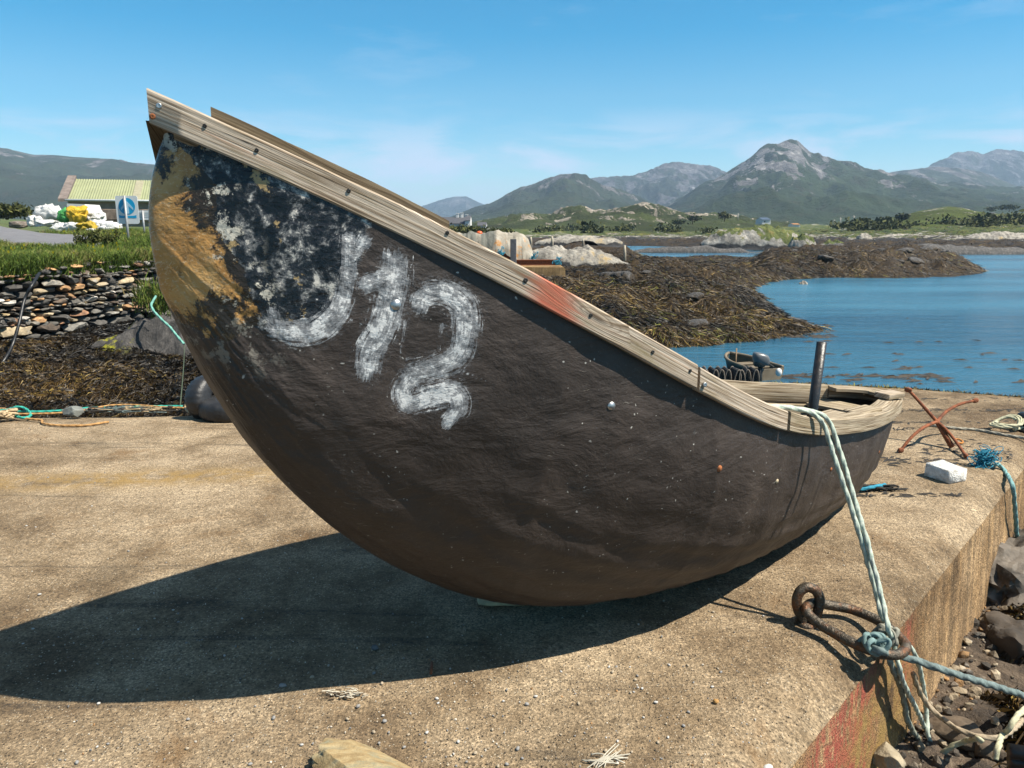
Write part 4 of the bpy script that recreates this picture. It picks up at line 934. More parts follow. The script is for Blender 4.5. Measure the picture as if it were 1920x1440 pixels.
ledge('long dark weedy reef along the far right shore behind the weedy point', 1600, 1960, 452, 480, 97, 51, M_OUT, .12, .5, .0, 110)
ledge('dark rock reef in front of the grass crowned islet', 1180, 1420, 458, 474, 104, 52, M_OUT, .12, .5, .0, 90)
rkp = None; rg = np.random.default_rng(77)
for i in range(26):
    a_ = rg.uniform(.10, .46) if i < 14 else rg.uniform(.28, .58); y_ = rg.uniform(22, 44) if i < 14 else rg.uniform(50, 80); x_ = a_ * y_; z_ = float(zF(np.array([x_]), np.array([y_]))[0])
    if z_ < ZW + .12: continue
    if rkp is None:
        mb = MB(); V, F = blob((0, 0, 0), (1, .8, .55), 333, 4, .35, 1.3, .25, 0, .7); mb.add(V, F, weed=np.clip(.75 - V[:, 2] * 1.1, 0, 1)); rkp = o_ = mb.build('shore_rock', M_OUT, loc=(0, 0, 0), angle=30)
    else: o_ = rkp.copy(); COL.objects.link(o_)
    r_ = rg.uniform(.25, .7) * (1 if i < 14 else 1.5); o_.location = (x_, y_, z_ + .05 * r_); o_.scale = (r_, r_, r_ * rg.uniform(.7, 1.1)); o_.rotation_euler = (0, 0, rg.uniform(0, 6.28))
    tag(o_, 'dark rock half buried in the brown seaweed of the shore', 'rock', 'rocks in the seaweed')
# ================================================================== trees, bushes, houses
def m_leaf(name, lo, hi):
    m = Mat(name); c = m.mix(m.attr('val'), lo, hi); return m.out(c, .75, None, Specular_IOR_Level=.2)
M_LEAF = m_leaf('dark_leaves', (.010, .020, .006), (.065, .085, .018)); M_LEAF2 = m_leaf('olive_leaves', (.022, .032, .008), (.12, .125, .03))
M_BARK = simple('bark', (.10, .075, .05), .9)
def leaves(mb, c, r, n, size, seed=0):
    rg = np.random.default_rng(seed); cl = rg.normal(0, 1, (14, 3)); cl /= np.linalg.norm(cl, axis=1, keepdims=True); cl *= rg.uniform(.35, .95, (14, 1)); cl[:, 2] = np.abs(cl[:, 2]) * 1.0 - .35
    k = rg.integers(0, 14, n); P = cl[k] + rg.normal(0, .24, (n, 3)); P = np.asarray(c) + P * np.asarray(r)
    u = rg.normal(0, 1, (n, 3)); u /= np.linalg.norm(u, axis=1, keepdims=True); v = np.cross(u, rg.normal(0, 1, (n, 3))); v /= np.linalg.norm(v, axis=1, keepdims=True) + 1e-9
    s = size * rg.uniform(.5, 1.3, (n, 1)); V = np.stack([P - u * s, P + v * s * .6, P + u * s, P - v * s * .6], 1).reshape(-1, 3)
    F = (np.arange(n)[:, None] * 4 + np.arange(4)[None]).tolist(); val = np.repeat(np.clip(rg.normal(.45, .28, n), 0, 1), 4)
    mb.add(V, F, val=val); return mb
def tree(label, px, pybase, pytop, Yd, wpx, mat=M_LEAF, seed=0, name='tree', cat='tree', group=None, n=420, trunk=True):
    b = atY(px, pybase, Yd); t = atY(px, pytop, Yd); h = t[2] - b[2]; w = wpx / FPX * Yd / 2
    o = thing(name, label, cat, b, group); mb = MB(); leaves(mb, (b[0], b[1], b[2] + h * (.58 if trunk else .36)), (w, w * .8, h * (.46 if trunk else .62)), n, max(w, h) * .13, seed); mb.build('crown', mat, o, smooth=False)
    if trunk:
        mb = MB(); tube(mb, [(b[0], b[1], b[2] - .4), (b[0] + .04 * h, b[1], b[2] + h * .3), (b[0], b[1], b[2] + h * .7)], np.array([.06, .045, .02]) * h, 6)
        for q in (-1, 1): tube(mb, [(b[0] + .02 * h, b[1], b[2] + h * .3), (b[0] + q * w * .5, b[1] + q * w * .2, b[2] + h * .65)], np.array([.03, .012]) * h, 5)
        mb.build('trunk', M_BARK, o)
    return o
tree('dark round bush on the bank left of the heap of sacks', 26, 404, 377, 56, 62, M_LEAF2, 1, 'bush', 'bush', n=1500, trunk=False)
for i, (lab, px, yb, yt, w) in enumerate([
    ('dark tree standing alone on the skyline left of the grassy islet', 1358, 413, 396, 22), ('dense dark tree at the left edge of the far wood', 1298, 418, 402, 26), ('low tree left of the dense dark tree on the far shore', 1272, 425, 411, 22),
    ('dark tree at the left end of the clump by the green hill', 1622, 428, 406, 24), ('tallest dark tree of the clump by the green hill', 1690, 420, 397, 26), ('bushy tree in the middle of the clump by the green hill', 1655, 425, 405, 28),
    ('low olive tree in front of the clump by the green hill', 1640, 433, 416, 34), ('small olive tree at the right end of the clump by the green hill', 1716, 424, 408, 24), ('dark tree on the right skyline beyond the green hill', 1892, 396, 383, 34), ('smaller dark tree beside the one on the right skyline', 1858, 398, 387, 20)]):
    tree(lab, px, yb, yt, 240 if px < 1850 else 420, w, M_LEAF if i % 3 else M_LEAF2, 20 + i, group='trees on the far shore')
mb = MB(); rg = np.random.default_rng(3)
for i in range(150):
    px = rg.uniform(1010, 1330) if i < 80 else rg.uniform(1560, 1920); Yd = rg.uniform(180, 330) if i < 80 else rg.uniform(170, 260); x = (px - 960) / FPX * Yd; z = float(zC(np.array([x]), np.array([Yd]))[0])
    if z < .6: continue
    w = rg.uniform(1.2, 4.2); leaves(mb, (x, Yd, z + w * .25), (w, w, w * .55), 130, w * .16, 100 + i)
tag(mb.build('shrubs', M_LEAF2, smooth=False), kind='stuff')
mb = MB(); rg = np.random.default_rng(5)
for i in range(60):
    px = rg.uniform(835, 960); Yd = rg.uniform(88, 112); x = (px - 960) / FPX * Yd; zt = atY(px, 425 + (px - 850) * .07 + rg.uniform(-3, 6), Yd)[2]
    leaves(mb, (x, Yd, zt - .4), (1.3, 1.3, .7), 160, .17, 300 + i)
tag(mb.build('undergrowth', M_LEAF2, smooth=False), kind='stuff')

M_WHITE = simple('whitewash', (.80, .79, .76), .8, .05, 3); M_SLATE = simple('slate', (.075, .075, .085), .7, .3, 3); M_GLASS = simple('dark_glass', (.02, .025, .03), .15, .1)
M_HARL = simple('grey_render', (.33, .27, .20), .9, .25, 2.5, .4, 30); M_GUT = simple('white_gutter', (.70, .72, .74), .5, .1)
def house(name, label, px0, px1, ybase, yeave, yridge, Yd, wallm, roofm, depth, rot=0, chim=(), win=(), cat='house', roofover=.25):
    """ridge along x, eaves facing the camera"""
    a = atY(px0, ybase, Yd); b = atY(px1, ybase, Yd); L = b[0] - a[0]; ze = atY(px0, yeave, Yd)[2]; zr = atY(px0, yridge, Yd + depth / 2)[2]; z0 = a[2] - 1.0
    o = thing(name, label, cat, (a[0], Yd, a[2]) if rot else ((a[0] + b[0]) / 2, Yd, a[2]))
    o.rotation_euler = (0, 0, rot)
    prof = [(0, z0), (depth, z0), (depth, ze), (depth / 2, zr - .05), (0, ze)]
    mb = MB(); prism(mb, prof, 0, L, lambda u, v, w: (a[0] + w, Yd + u, v)); mb.build('wall', wallm, o, smooth=False)
    ro = roofover; sl = (zr - ze) / (depth / 2); n = max(2, int(L / .16))
    xs_ = np.linspace(-.02, L + .02, n * 4)
    mb = MB()
    for sgn in (0, 1):
        rip = .03 * np.sin(xs_ / .16 * 2 * math.pi) if roofm.name.startswith('green') else 0 * xs_
        rows = []
        for f in (-ro, depth / 2):
            z = ze + sl * f + .08; y = Yd + f if sgn == 0 else Yd + depth - f
            rows.append(np.stack([a[0] + xs_, 0 * xs_ + y, z + rip + (.004 if sgn else 0)], 1))
        V = np.concatenate(rows + [r - np.array([0, 0, .07]) for r in rows]); m_ = len(xs_)
        F = [(i, i + 1, m_ + i + 1, m_ + i) for i in range(m_ - 1)] + [(2 * m_ + i, 3 * m_ + i, 3 * m_ + i + 1, 2 * m_ + i + 1) for i in range(m_ - 1)] + [(i, 2 * m_ + i, 2 * m_ + i + 1, i + 1) for i in range(m_ - 1)]
        mb.add(V, F)
    mb.build('roof', roofm, o, smooth=False)
    for cxp, cy0, cy1, wp in chim:
        c = atY(cxp, cy0, Yd + depth / 2); t = atY(cxp, cy1, Yd + depth / 2); mb = MB(); w_ = wp / FPX * Yd
        box(mb, (c[0], c[1], (c[2] + t[2]) / 2 - .4), (w_, w_, t[2] - c[2] + .8)); box(mb, (c[0], c[1], t[2] + .06), (w_ * 1.2, w_ * 1.2, .12)); mb.build('chimney', wallm, o, smooth=False)
    for wx0, wx1, wy0, wy1 in win:
        p = atY(wx0, wy0, Yd); q = atY(wx1, wy1, Yd); mb = MB(); box(mb, ((p[0] + q[0]) / 2, Yd - .01, (p[2] + q[2]) / 2), (q[0] - p[0], .06, abs(p[2] - q[2]))); mb.build('window', M_GLASS, o, smooth=False)
    return o, a, b, ze, zr
M_GROOF = simple('green_sheet_roof', (.33, .35, .19), .55, .12, 1.2, .05, 20)
bo, a, b, ze, zr = house('barn', 'long low barn with lime green corrugated roof and grey rendered walls', 131, 470, 408, 375, 338, 52, M_HARL, M_GROOF, 7.0, rot=R(19), cat='barn', roofover=.3)
mb = MB(); sl = (zr - ze) / 3.5
for f0, f1 in ((-.42, 3.55),):
    V = []
    for x0 in (-.50, .03):
        for f, dz in ((f0, .06), (f0, .26), (f1, .30), (f1, -.2), (7.4, .26 - 0), (7.4, 0)):
            if f <= f1: V.append((a[0] + x0, 52 + f, ze + sl * f + dz))
    n4 = 4; F = [(0, 1, 2, 3), (7, 6, 5, 4)] + [(i, i + 4, (i + 1) % 4 + 4, (i + 1) % 4) for i in range(4)]; mb.add(V, F)
mb.build('gable_coping', simple('coping_stone', (.20, .16, .14), .9, .35, 3, .5), bo, smooth=False)
mb = MB(); tube(mb, [(a[0] - .1, 51.62, ze - .01), (b[0], 51.62, ze - .01)], .07, 8); mb.build('gutter', M_GUT, bo)
p0 = atY(236, 375, 52)[0]; p1 = atY(250, 375, 52)[0]; mb = MB()
V = [(p0, 52 - .28, ze + sl * -.28 + .125), (p1, 52 - .28, ze + sl * -.28 + .125), (p1, 55.3, ze + sl * 3.3 + .125), (p0, 55.3, ze + sl * 3.3 + .125)]; V += [(v[0], v[1], v[2] - .05) for v in V]
mb.add(V, [(0, 1, 2, 3)] + [(i, i + 4, (i + 1) % 4 + 4, (i + 1) % 4) for i in range(4)]); mb.build('skylight_strip', simple('dull_sheet', (.36, .33, .22), .6, .15, 4), bo, smooth=False)
mb = MB(); box(mb, ((a[0] + b[0]) / 2, 51.9, atY(200, 402, 52)[2]), (b[0] - a[0] + .2, .5, atY(200, 391, 52)[2] - atY(200, 412, 52)[2])); mb.build('stone_plinth', simple('rubble_plinth', (.15, .115, .09), .95, .6, 4, .8, 12), bo, smooth=False)
house('cottage', 'long white cottage with slate roof and tall white chimneys beyond the covered heap', 806, 877, 424, 419, 408, 150, M_WHITE, M_SLATE, 7.5, chim=[(858, 408, 401, 5), (866, 407, 400, 5)], win=[(840, 843, 420, 423)])
house('cottage_wing', 'tall white gabled wing at the right end of the slate roofed cottage', 872, 882, 424, 413, 405, 147.5, M_WHITE, M_SLATE, 5, chim=[(875, 409, 403, 5)], cat='house')
house('shed', 'small white shed with grey roof right of the long cottage', 895, 912, 426, 423, 417, 146, M_WHITE, M_SLATE, 4, cat='shed')
house('cottage', 'white gabled house with blue slate roof on the far shore, below the pointed peak', 1429, 1445, 416, 412, 408, 330, M_WHITE, simple('blue_slate', (.06, .09, .14), .6, .2), 9, win=[(1433, 1435, 414, 417)])
house('shed', 'orange and white shed ruin on the far shore, right of the blue roofed house', 1487, 1500, 425, 421, 419, 330, M_WHITE, simple('orange_sheet', (.42, .19, .06), .7, .3), 6, cat='shed')
house('cottage', 'tiny white cottage high on the right-hand green hill', 1861, 1871, 406, 402, 399, 300, M_WHITE, M_SLATE, 5)
for i, (px, yb, yt, Yd, lab) in enumerate([(1576, 424, 408, 260, 'thin grey pole standing left of the tree clump'), (1601, 424, 404, 260, 'tallest thin grey pole beside the tree clump'), (1564, 424, 412, 260, 'shortest thin grey pole left of the tree clump'), (1384, 412, 400, 300, 'thin pole right of the lone dark tree')]):
    b_ = atY(px, yb, Yd); t_ = atY(px, yt, Yd); mb = MB(); tube(mb, [b_ - np.array([0, 0, .5]), t_], .16, 6); box(mb, t_ - np.array([0, 0, .35]), (1.1, .12, .12))
    tag(mb.build('utility_pole', simple('grey_pole_%d' % i, (.4, .38, .35), .8), loc=b_), lab, 'pole', 'poles on the far shore')
# ================================================================== ring, eye and ropes at the quay edge
def at_face(px, py, off):
    d = ray(px, py); o = np.array([0, 0, CAMH]); k = ((EO - o[:2]) @ EN + off) / (d[:2] @ EN); return o + d * k
M_IRON = simple('worn_iron', (.105, .085, .062), .48, .5, 25, .7, 90, metallic=.55, dirt=(.20, .075, .025))
eye = thing('mooring_eye', 'upright iron eye bolt set in the concrete near the quay edge', 'eye bolt', at(1512, 1168, 0))
P = [atY(x, y, 2.875) for x, y in [(1508, 1180), (1503, 1158), (1496, 1142), (1494, 1124), (1501, 1108), (1515, 1101), (1530, 1108), (1537, 1124), (1534, 1143), (1528, 1158), (1520, 1180)]]
mb = MB(); tube(mb, spline(P, 6), .0205, 14); mb.build('loop', M_IRON, eye)
mb = MB(); lathe(mb, [(.045, -.02), (.045, .004), (.036, .012), (.001, .013)], (eye.location.x, eye.location.y - .005, .0), n=16); mb.build('collar', M_IRON, eye)
P = [at(x, y, z) for x, y, z in [(1511, 1141, .085), (1522, 1158, .062), (1552, 1180, .045), (1600, 1206, .035), (1648, 1224, .025), (1684, 1227, .01), (1699, 1213, .005), (1686, 1195, .012), (1650, 1166, .03), (1600, 1144, .04), (1556, 1135, .055), (1526, 1130, .08)]]
mb = MB(); tube(mb, spline(P, 8, True), .0198, 14, closed=True)
tag(mb.build('mooring_ring', M_IRON, loc=P[3]), 'large worn iron ring lying over the quay edge, threaded through the eye bolt', 'ring')
M_ROPEW = m_rope('pale_green_rope', (.62, .66, .56), (.30, .40, .33)); M_ROPED = m_rope('grey_teal_rope', (.20, .26, .25), (.07, .10, .10)); M_ROPEB = m_rope('tan_rope', (.50, .40, .27), (.27, .20, .13))
M_ROPEY = m_rope('cream_rope', (.66, .62, .42), (.42, .40, .24)); M_TEAL = m_rope('teal_rope', (.04, .46, .36), (.015, .26, .20)); M_ORNG = m_rope('orange_rope', (.60, .33, .12), (.36, .18, .05))
M_BLUE = m_rope('bright_blue_rope', (.02, .33, .48), (.01, .16, .26)); M_BLUEP = m_rope('faded_blue_rope', (.25, .47, .46), (.10, .26, .27)); M_CREAM = m_rope('straw_rope', (.66, .50, .30), (.42, .30, .16))
def rope(name, label, P, r, mat, lobes=3, n=15, group=None, parent=None, step=None, cat='rope'):
    P = resample(P, step or max(.004, r * .55)); mb = MB(); q_ = np.arange(len(P)) * .11; sd_ = len(P) + len(name)
    if lobes and len(P) > 12:
        fd_ = np.clip(np.minimum(np.arange(len(P)), np.arange(len(P))[::-1]) / 6, 0, 1)[:, None]
        P = P + fd_ * r * .55 * np.stack([fbm(q_, q_ * 0 + sd_, 3, 5), fbm(q_, q_ * 0 + sd_, 3, 6), .5 * fbm(q_, q_ * 0 + sd_, 3, 7)], 1)
    rv_ = r * (1 + .22 * fbm(q_ * 2.2, q_ * 0, 3, 9))
    tube(mb, P, rv_, n if lobes else 8, lobes=lobes, pitch=r * 6.5 / 1)
    if parent is not None: return mb.build(name, mat, parent)
    return tag(mb.build(name, mat, loc=P[len(P) // 2]), label, cat, group)
def railp(t, off, dz): 
    i = int(np.argmin(abs(TG[:nN] - t))); return G[i] + ON[i] * off + np.array([0, 0, UP[i] + dz])
rp = thing('mooring_rope', 'pale green doubled rope running over the black boat rail down to the iron ring', 'rope', P[5])
def hang(a, b): return [a + (b - a) * f + np.array([0, 0, -.05 * math.sin(math.pi * f)]) + np.array([EN[0], EN[1], 0]) * .03 * math.sin(math.pi * f) for f in (.12, .25, .4, .55, .7, .85, 1.0)]
s1 = [railp(.50, -.19, -.03), railp(.475, -.10, .012), railp(.445, -.035, .024), railp(.42, .005, .018), railp(.405, .034, -.02)] + [v for v in hang(railp(.402, .04, -.04), at(1668, 1188, .075))] + [at_face(x, y, o) for x, y, o in [(1677, 1214, .035), (1684, 1246, .075), (1698, 1290, .085), (1720, 1333, .09), (1741, 1382, .10), (1757, 1424, .13), (1772, 1460, .18)]]
s2 = [railp(.505, -.17, -.04), railp(.48, -.085, .010), railp(.455, -.03, .021), railp(.442, .006, .014), railp(.428, .033, -.03)] + [v for v in hang(railp(.425, .040, -.05), at(1655, 1160, .08))] + [at_face(x, y, o) for x, y, o in [(1682, 1190, .0), (1702, 1206, .04), (1719, 1235, .07), (1729, 1275, .08), (1737, 1330, .09), (1741, 1384, .12), (1763, 1414, .15), (1792, 1442, .2)]]
rope('strand', '', spline(s1, 8), .0100, M_ROPEW, parent=rp); rope('strand', '', spline(s2, 8), .0100, M_ROPEW, parent=rp)
s3 = [at_face(x, y, o) for x, y, o in [(1662, 1196, .0), (1668, 1238, .05), (1689, 1290, .06), (1698, 1330, .065), (1702, 1352, .07), (1717, 1378, .08), (1741, 1405, .11), (1775, 1421, .15), (1815, 1440, .2)]]
rope('hanging_rope', 'weathered rope end hanging from the ring close against the red painted face', spline(s3, 8), .012, m_rope('dirty_rope', (.36, .38, .30), (.15, .16, .12)))
kn = thing('rope_knot', 'lumpy teal grey knot tied round the outer end of the iron ring', 'knot', at(1642, 1216, .03))
rg = np.random.default_rng(2); c = at(1640, 1208, .055); Pk = [c + np.array([math.cos(a * 1.9) * .035 + rg.normal(0, .008), math.sin(a * 1.3) * .03, math.sin(a * 2.6) * .03]) for a in np.linspace(0, 11, 26)]
rope('knot_loop', '', spline(Pk, 5), .0095, m_rope('knot_rope', (.22, .34, .33), (.10, .16, .16)), parent=kn)
c = at(1660, 1190, .05); Pk = [c + np.array([math.cos(a * 1.7) * .03 + rg.normal(0, .006), math.sin(a * 1.4) * .025, math.sin(a * 2.9) * .03]) for a in np.linspace(0, 9, 20)]
rope('knot_loop', '', spline(Pk, 5), .0095, m_rope('knot_rope_pale', (.40, .38, .30), (.18, .17, .13)), parent=kn)
s4 = [at(1634, 1216, .05), at(1655, 1222, .05)] + [at_face(x, y, o) for x, y, o in [(1682, 1229, .055), (1720, 1240, .11), (1770, 1257, .19), (1850, 1282, .31), (1960, 1318, .48)]]
rope('taut_rope', 'thick dark teal rope stretched from the ring to the right, over the rocks', spline(s4, 10), .0150, M_ROPED)

# ================================================================== foreshore under the quay on the right
def zR(s, d):
    return -.70 - .08 * d - .03 * np.clip(s - 2, 0, 9) * np.clip(d, 0, 1) - .05 * d * d * .3 + .46 * np.clip(d / .7, .06, 1) * fbm(s * 1.3, d * 1.3, 5, 61, .55, True) + .15 * np.clip(d / .3, .3, 1) * fbm(s * 4, d * 4, 5, 62, .6, True) + .08 * np.exp(-((s - .9) / .5) ** 2) * np.exp(-d / .2)
sv = np.linspace(-4, 9.5, 420); dv = np.linspace(-.08, 5.5, 190); Sg, Dg = np.meshgrid(sv, dv, indexing='ij'); Zg = zR(Sg, Dg)
X = EO[0] + ED[0] * Sg + EN[0] * Dg; Y = EO[1] + ED[1] * Sg + EN[1] * Dg
mb = MB(); V, F = heightfield(X, Y, Zg); mb.add(V, F, weed=np.clip(fbm(X * 1.1, Y * 1.1, 4, 63) * 2.6 + .60 + .12 * Dg - .7 * np.exp(-Dg / .22), 0, 1).ravel(), alg=np.clip(.55 * np.exp(-((Dg - .9) / .25) ** 2), 0, 1).ravel())
def m_shorerock():
    m = Mat('foreshore_rock'); p = m.tc()
    c = m.ramp(m.noise(p, 3.3, 8, .75, .5), [(.34, (.018, .014, .010)), (.48, (.075, .050, .030)), (.60, (.20, .14, .09)), (.72, (.44, .34, .23))])
    c = m.mix(m.mr(m.math('ADD', m.attr('weed'), m.mr(m.noise(p, 6, 6, .7), .3, .7, -.3, .3)), .45, .6), c, m.ramp(m.noise(p, 30, 5, .75), [(.35, (.007, .005, .003)), (.55, (.035, .022, .009)), (.72, (.11, .075, .03))]))
    return m.out(c, .85, m.bump(m.math('ADD', m.noise(p, 9, 8, .75), m.noise(p, 50, 4, .7)), 1.0, .04))
tag(mb.build('right_foreshore', m_shorerock()), kind='structure')
def zRw(x, y):
    s_ = (x - EO[0]) * ED[0] + (y - EO[1]) * ED[1]; d_ = (x - EO[0]) * EN[0] + (y - EO[1]) * EN[1]
    z_ = zR(s_, d_); return np.where((d_ > .16) & (d_ < 5) & (fbm(x * 1.1, y * 1.1, 4, 63) > -.15), z_, -9)
strands('seaweed', 64000, .40, .78, 2.2, 8, zRw, -1.6, L=.15, wid=.0034, yellow=.02)
n = 1000; s = RNG.uniform(-.6, 6.5, n); d = np.abs(RNG.normal(0, .10, n)) + .02 + .25 * (RNG.random(n) < .12); sz = .006 + .026 * RNG.random(n) ** 2.5
V0, F0 = ico(1); mbs = MB(); VV = []; FF = []; CC = []
zz_ = zR(s, d); pal = np.array([(.30, .235, .155), (.16, .125, .09), (.40, .32, .22), (.07, .055, .04), (.30, .17, .07)])
for i in range(n):
    v = V0 * sz[i] * RNG.uniform(.55, 1.3, 3) + RNG.normal(0, sz[i] * .12, V0.shape); VV.append(v + np.array([EO[0] + ED[0] * s[i] + EN[0] * d[i], EO[1] + ED[1] * s[i] + EN[1] * d[i], zz_[i] + sz[i] * .4])); FF += [[a + 12 * 0 + i * len(V0) for a in f] for f in F0]; CC.append(np.tile(pal[RNG.integers(5)] * RNG.uniform(.7, 1.3), (len(V0), 1)))
mbs.add(np.concatenate(VV), FF, col=np.concatenate(CC)); tag(mbs.build('gravel', m_stone('gravel_stone'), smooth=False), kind='stuff')
def boulder(label, c, r, seed, mat, rot=0, facet=.7, name='rock', cat='rock', group=None, sub=4, rough=.25, **kw):
    mb = MB(); V, F = blob(c, r, seed, sub, rough, 1.2, .3, rot, facet); mb.add(V, F, **kw); return tag(mb.build(name, mat, loc=c, angle=30), label, cat, group)
M_GREYR = simple('grey_rock', (.15, .125, .10), .9, .45, 7, .9, 22, dirt=(.035, .028, .02)); M_BRNR = simple('brown_rock', (.13, .092, .058), .9, .45, 8, .9, 22, dirt=(.04, .028, .016)); M_DRKR = simple('dark_rock', (.06, .045, .032), .9, .5, 8, .9, 22)
boulder('sloping grey slab of rock at the foot of the quay face, under the blue line', at(1898, 1075, -.66), (.20, .62, .27), 3, M_GREYR, R(-42), rough=.4)
boulder('darker grey rock below the sloping slab, above the taut teal rope', at(1892, 1205, -.72), (.16, .26, .14), 5, M_DRKR, R(-30), rough=.4)
boulder('brown rock under the sagging tan rope', at(1800, 1372, -.67), (.10, .14, .05), 6, M_BRNR, R(20))
boulder('rounded grey brown rock beside the cream rope end', at(1853, 1408, -.68), (.055, .07, .055), 9, M_BRNR, R(60))
boulder('broken tan concrete lump at the foot of the red painted face', at_face(1663, 1420, .07), (.06, .07, .05), 11, simple('broken_concrete', (.34, .28, .19), .95, .4, 14, 1, 50), R(35), .9)
boulder('small broken concrete lump between the hanging ropes', at_face(1712, 1420, .09), (.05, .05, .035), 12, simple('broken_concrete_b', (.30, .24, .16), .95, .4, 14, 1, 50), R(15), .9)
boulder('tan jagged stone wedged at the base of the quay face, under the taut rope', at_face(1788, 1305, .05), (.04, .09, .045), 14, simple('broken_concrete_c', (.30, .235, .16), .95, .4, 14, 1, 50), R(40), .9)
s5 = [at_face(x, y, o) for x, y, o in [(1712, 1262, .055), (1722, 1292, .07), (1738, 1318, .10), (1762, 1343, .16), (1800, 1369, .25), (1845, 1383, .34), (1876, 1381, .39), (1906, 1362, .42), (1935, 1330, .42)]]
rope('sagging_rope', 'tan brown rope sagging across the rocks at the lower right', spline(s5, 10), .0115, M_ROPEB)
rope('rope_end', 'short cream rope end lying on the rubble right of the hanging ropes', spline([at_face(x, y, o) for x, y, o in [(1762, 1416, .18), (1785, 1400, .22), (1812, 1389, .27), (1832, 1385, .32), (1842, 1390, .34)]], 8), .0115, M_ROPEY)
rope('cream_rope', 'cream rope rising over the sagging tan rope at the lower right edge', spline([at_face(x, y, o) for x, y, o in [(1866, 1424, .44), (1872, 1398, .44), (1880, 1378, .43), (1893, 1366, .45), (1905, 1345, .46), (1930, 1322, .48)]], 8), .0105, M_ROPEY)
M_BLACKP = simple('black_plastic', (.012, .012, .013), .45, .3, 20)
for i, (y0, lab) in enumerate([(1408, 'upper of two black pipe ends among the rocks at the lower right'), (1426, 'lower of two black pipe ends among the rocks at the lower right')]):
    p = at_face(1893, y0, .5); mb = MB(); tube(mb, [p, p + np.array([.5, -.10, -.03])], .024, 14); tag(mb.build('black_pipe', M_BLACKP, loc=p), lab, 'pipe')

# ================================================================== things on the quay, right side
mb = MB(); box(mb, (2.83, 4.735, .046), (.162, .19, .092), rot=R(21.8), jit=.004)
tag(mb.build('concrete_block', simple('white_block', (.80, .78, .74), .95, .25, 30, 1.0, 70, dirt=(.46, .43, .38)), loc=(2.83, 4.735, 0)), 'white painted concrete block lying near the quay edge', 'block')
M_RUSTY = simple('rusty_iron', (.24, .068, .020), .85, .5, 22, .6, 70)
gr = thing('grapnel', 'rusty four armed grapnel anchor lying on the quay beyond the boat stern', 'anchor', at(1784, 838, 0))
def Yat(px, py): return at(px, py, 0)[1]
J = atY(1757, 791, 5.55); base = at(1785, 838, .02)
mb = MB(); tube(mb, [J + (J - base) * .04, base], [.017, .021], 12); mb.build('shank', M_RUSTY, gr)
arms = [[J, atY(1735, 766, 5.62), atY(1718, 747, 5.68), atY(1703, 731, 5.72)], [J, atY(1763, 783, 5.60), atY(1778, 769, 5.68), atY(1802, 757, 5.74), atY(1829, 751, 5.78)], [J, atY(1745, 795, 5.5), atY(1728, 804, 5.42), atY(1708, 821, 5.36), at(1689, 844, .02)], [J, atY(1772, 804, 5.48), atY(1791, 826, 5.4), at(1811, 855, .02)]]
for A in arms:
    Pq = spline(A, 8); mb = MB(); tube(mb, Pq, np.linspace(.0135, .0105, len(Pq)), 10); mb.build('arm', M_RUSTY, gr)
    e = Pq[-1]; mb = MB(); d = Pq[-1] - Pq[-3]; d /= np.linalg.norm(d); V, F = blob(e + d * .0, (.03, .014, .022), 3, 2, .15, 1, .5, math.atan2(d[1], d[0])); mb.add(V, F); mb.build('fluke', M_RUSTY, gr)
q = at(1797, 830, .02); mb = MB(); tube(mb, [q + np.array([math.cos(a) * .028, math.sin(a) * .028, .012 + .008 * math.sin(a)]) for a in np.linspace(0, 2 * math.pi, 20, endpoint=False)], .007, 8, closed=True); mb.build('shackle', simple('orange_rust', (.48, .19, .035), .85, .4, 30), gr)
def tangle(mb, c, r, n, tr, seed, loops=(.5, 1.4), flat=.5, **kw):
    rg = np.random.default_rng(seed)
    for i in range(n):
        o = rg.normal(0, .42, 3) * np.asarray(r); a0 = rg.uniform(0, 6.28); k = rg.uniform(*loops) * 6.28; rad = rg.uniform(.18, .5); tl = rg.normal(0, .5)
        P = [np.asarray(c) + o + np.array([math.cos(a0 + a) * rad * r[0], math.sin(a0 + a) * rad * r[1], abs(math.sin(a0 * 2 + a * .7 + tl)) * rad * 1.3 * r[2]]) for a in np.linspace(0, k, 12)]
        P = np.array(P); P[:, 2] = np.maximum(P[:, 2], c[2] - r[2] * .3); tube(mb, P, tr * rg.uniform(.6, 1.2), 5, **kw)
c = at(1846, 868, .03); mb = MB(); tangle(mb, c, (.085, .042, .075), 80, .0032, 4)
tag(mb.build('rope_tangle', M_BLUE, loc=c), 'bright blue frayed rope tangle at the quay edge, right of the anchor', 'rope')
P = [c + np.array([.06, -.03, -.005])] + [at(1872, 871, .012)] + [at_face(x, y, o) for x, y, o in [(1885, 885, -.06), (1896, 905, .02), (1902, 940, .05), (1905, 990, .055), (1909, 1040, .06), (1916, 1090, .07), (1926, 1150, .1)]]
rope('blue_rope', 'faded blue green rope hanging from the blue tangle over the quay edge', spline(P, 10), .0135, M_BLUEP)
p = at(1638, 914, .012); mb = MB(); tangle(mb, p + np.array([.0, -.0, -.006]), (.16, .05, .02), 40, .004, 9)
tag(mb.build('weed_scrap', simple('dead_weed', (.018, .014, .010), .8), loc=p), 'dark dried seaweed round a short blue rope end, beside the boat stern', 'seaweed')
rope('rope_scrap', 'short bright blue rope end in dark weed beside the boat stern', spline([at(1612, 918, .02), at(1628, 915, .028), at(1645, 911, .03), at(1660, 909, .025)], 6), .011, M_BLUE)
rope('beige_rope', 'long beige rope lying across the far right of the quay', spline([at(x, y, .012) for x, y in [(1742, 797), (1790, 803), (1830, 806), (1870, 813), (1900, 818), (1940, 824)]], 8), .012, m_rope('beige_rope_mat', (.46, .42, .33), (.26, .23, .17)))
P = []
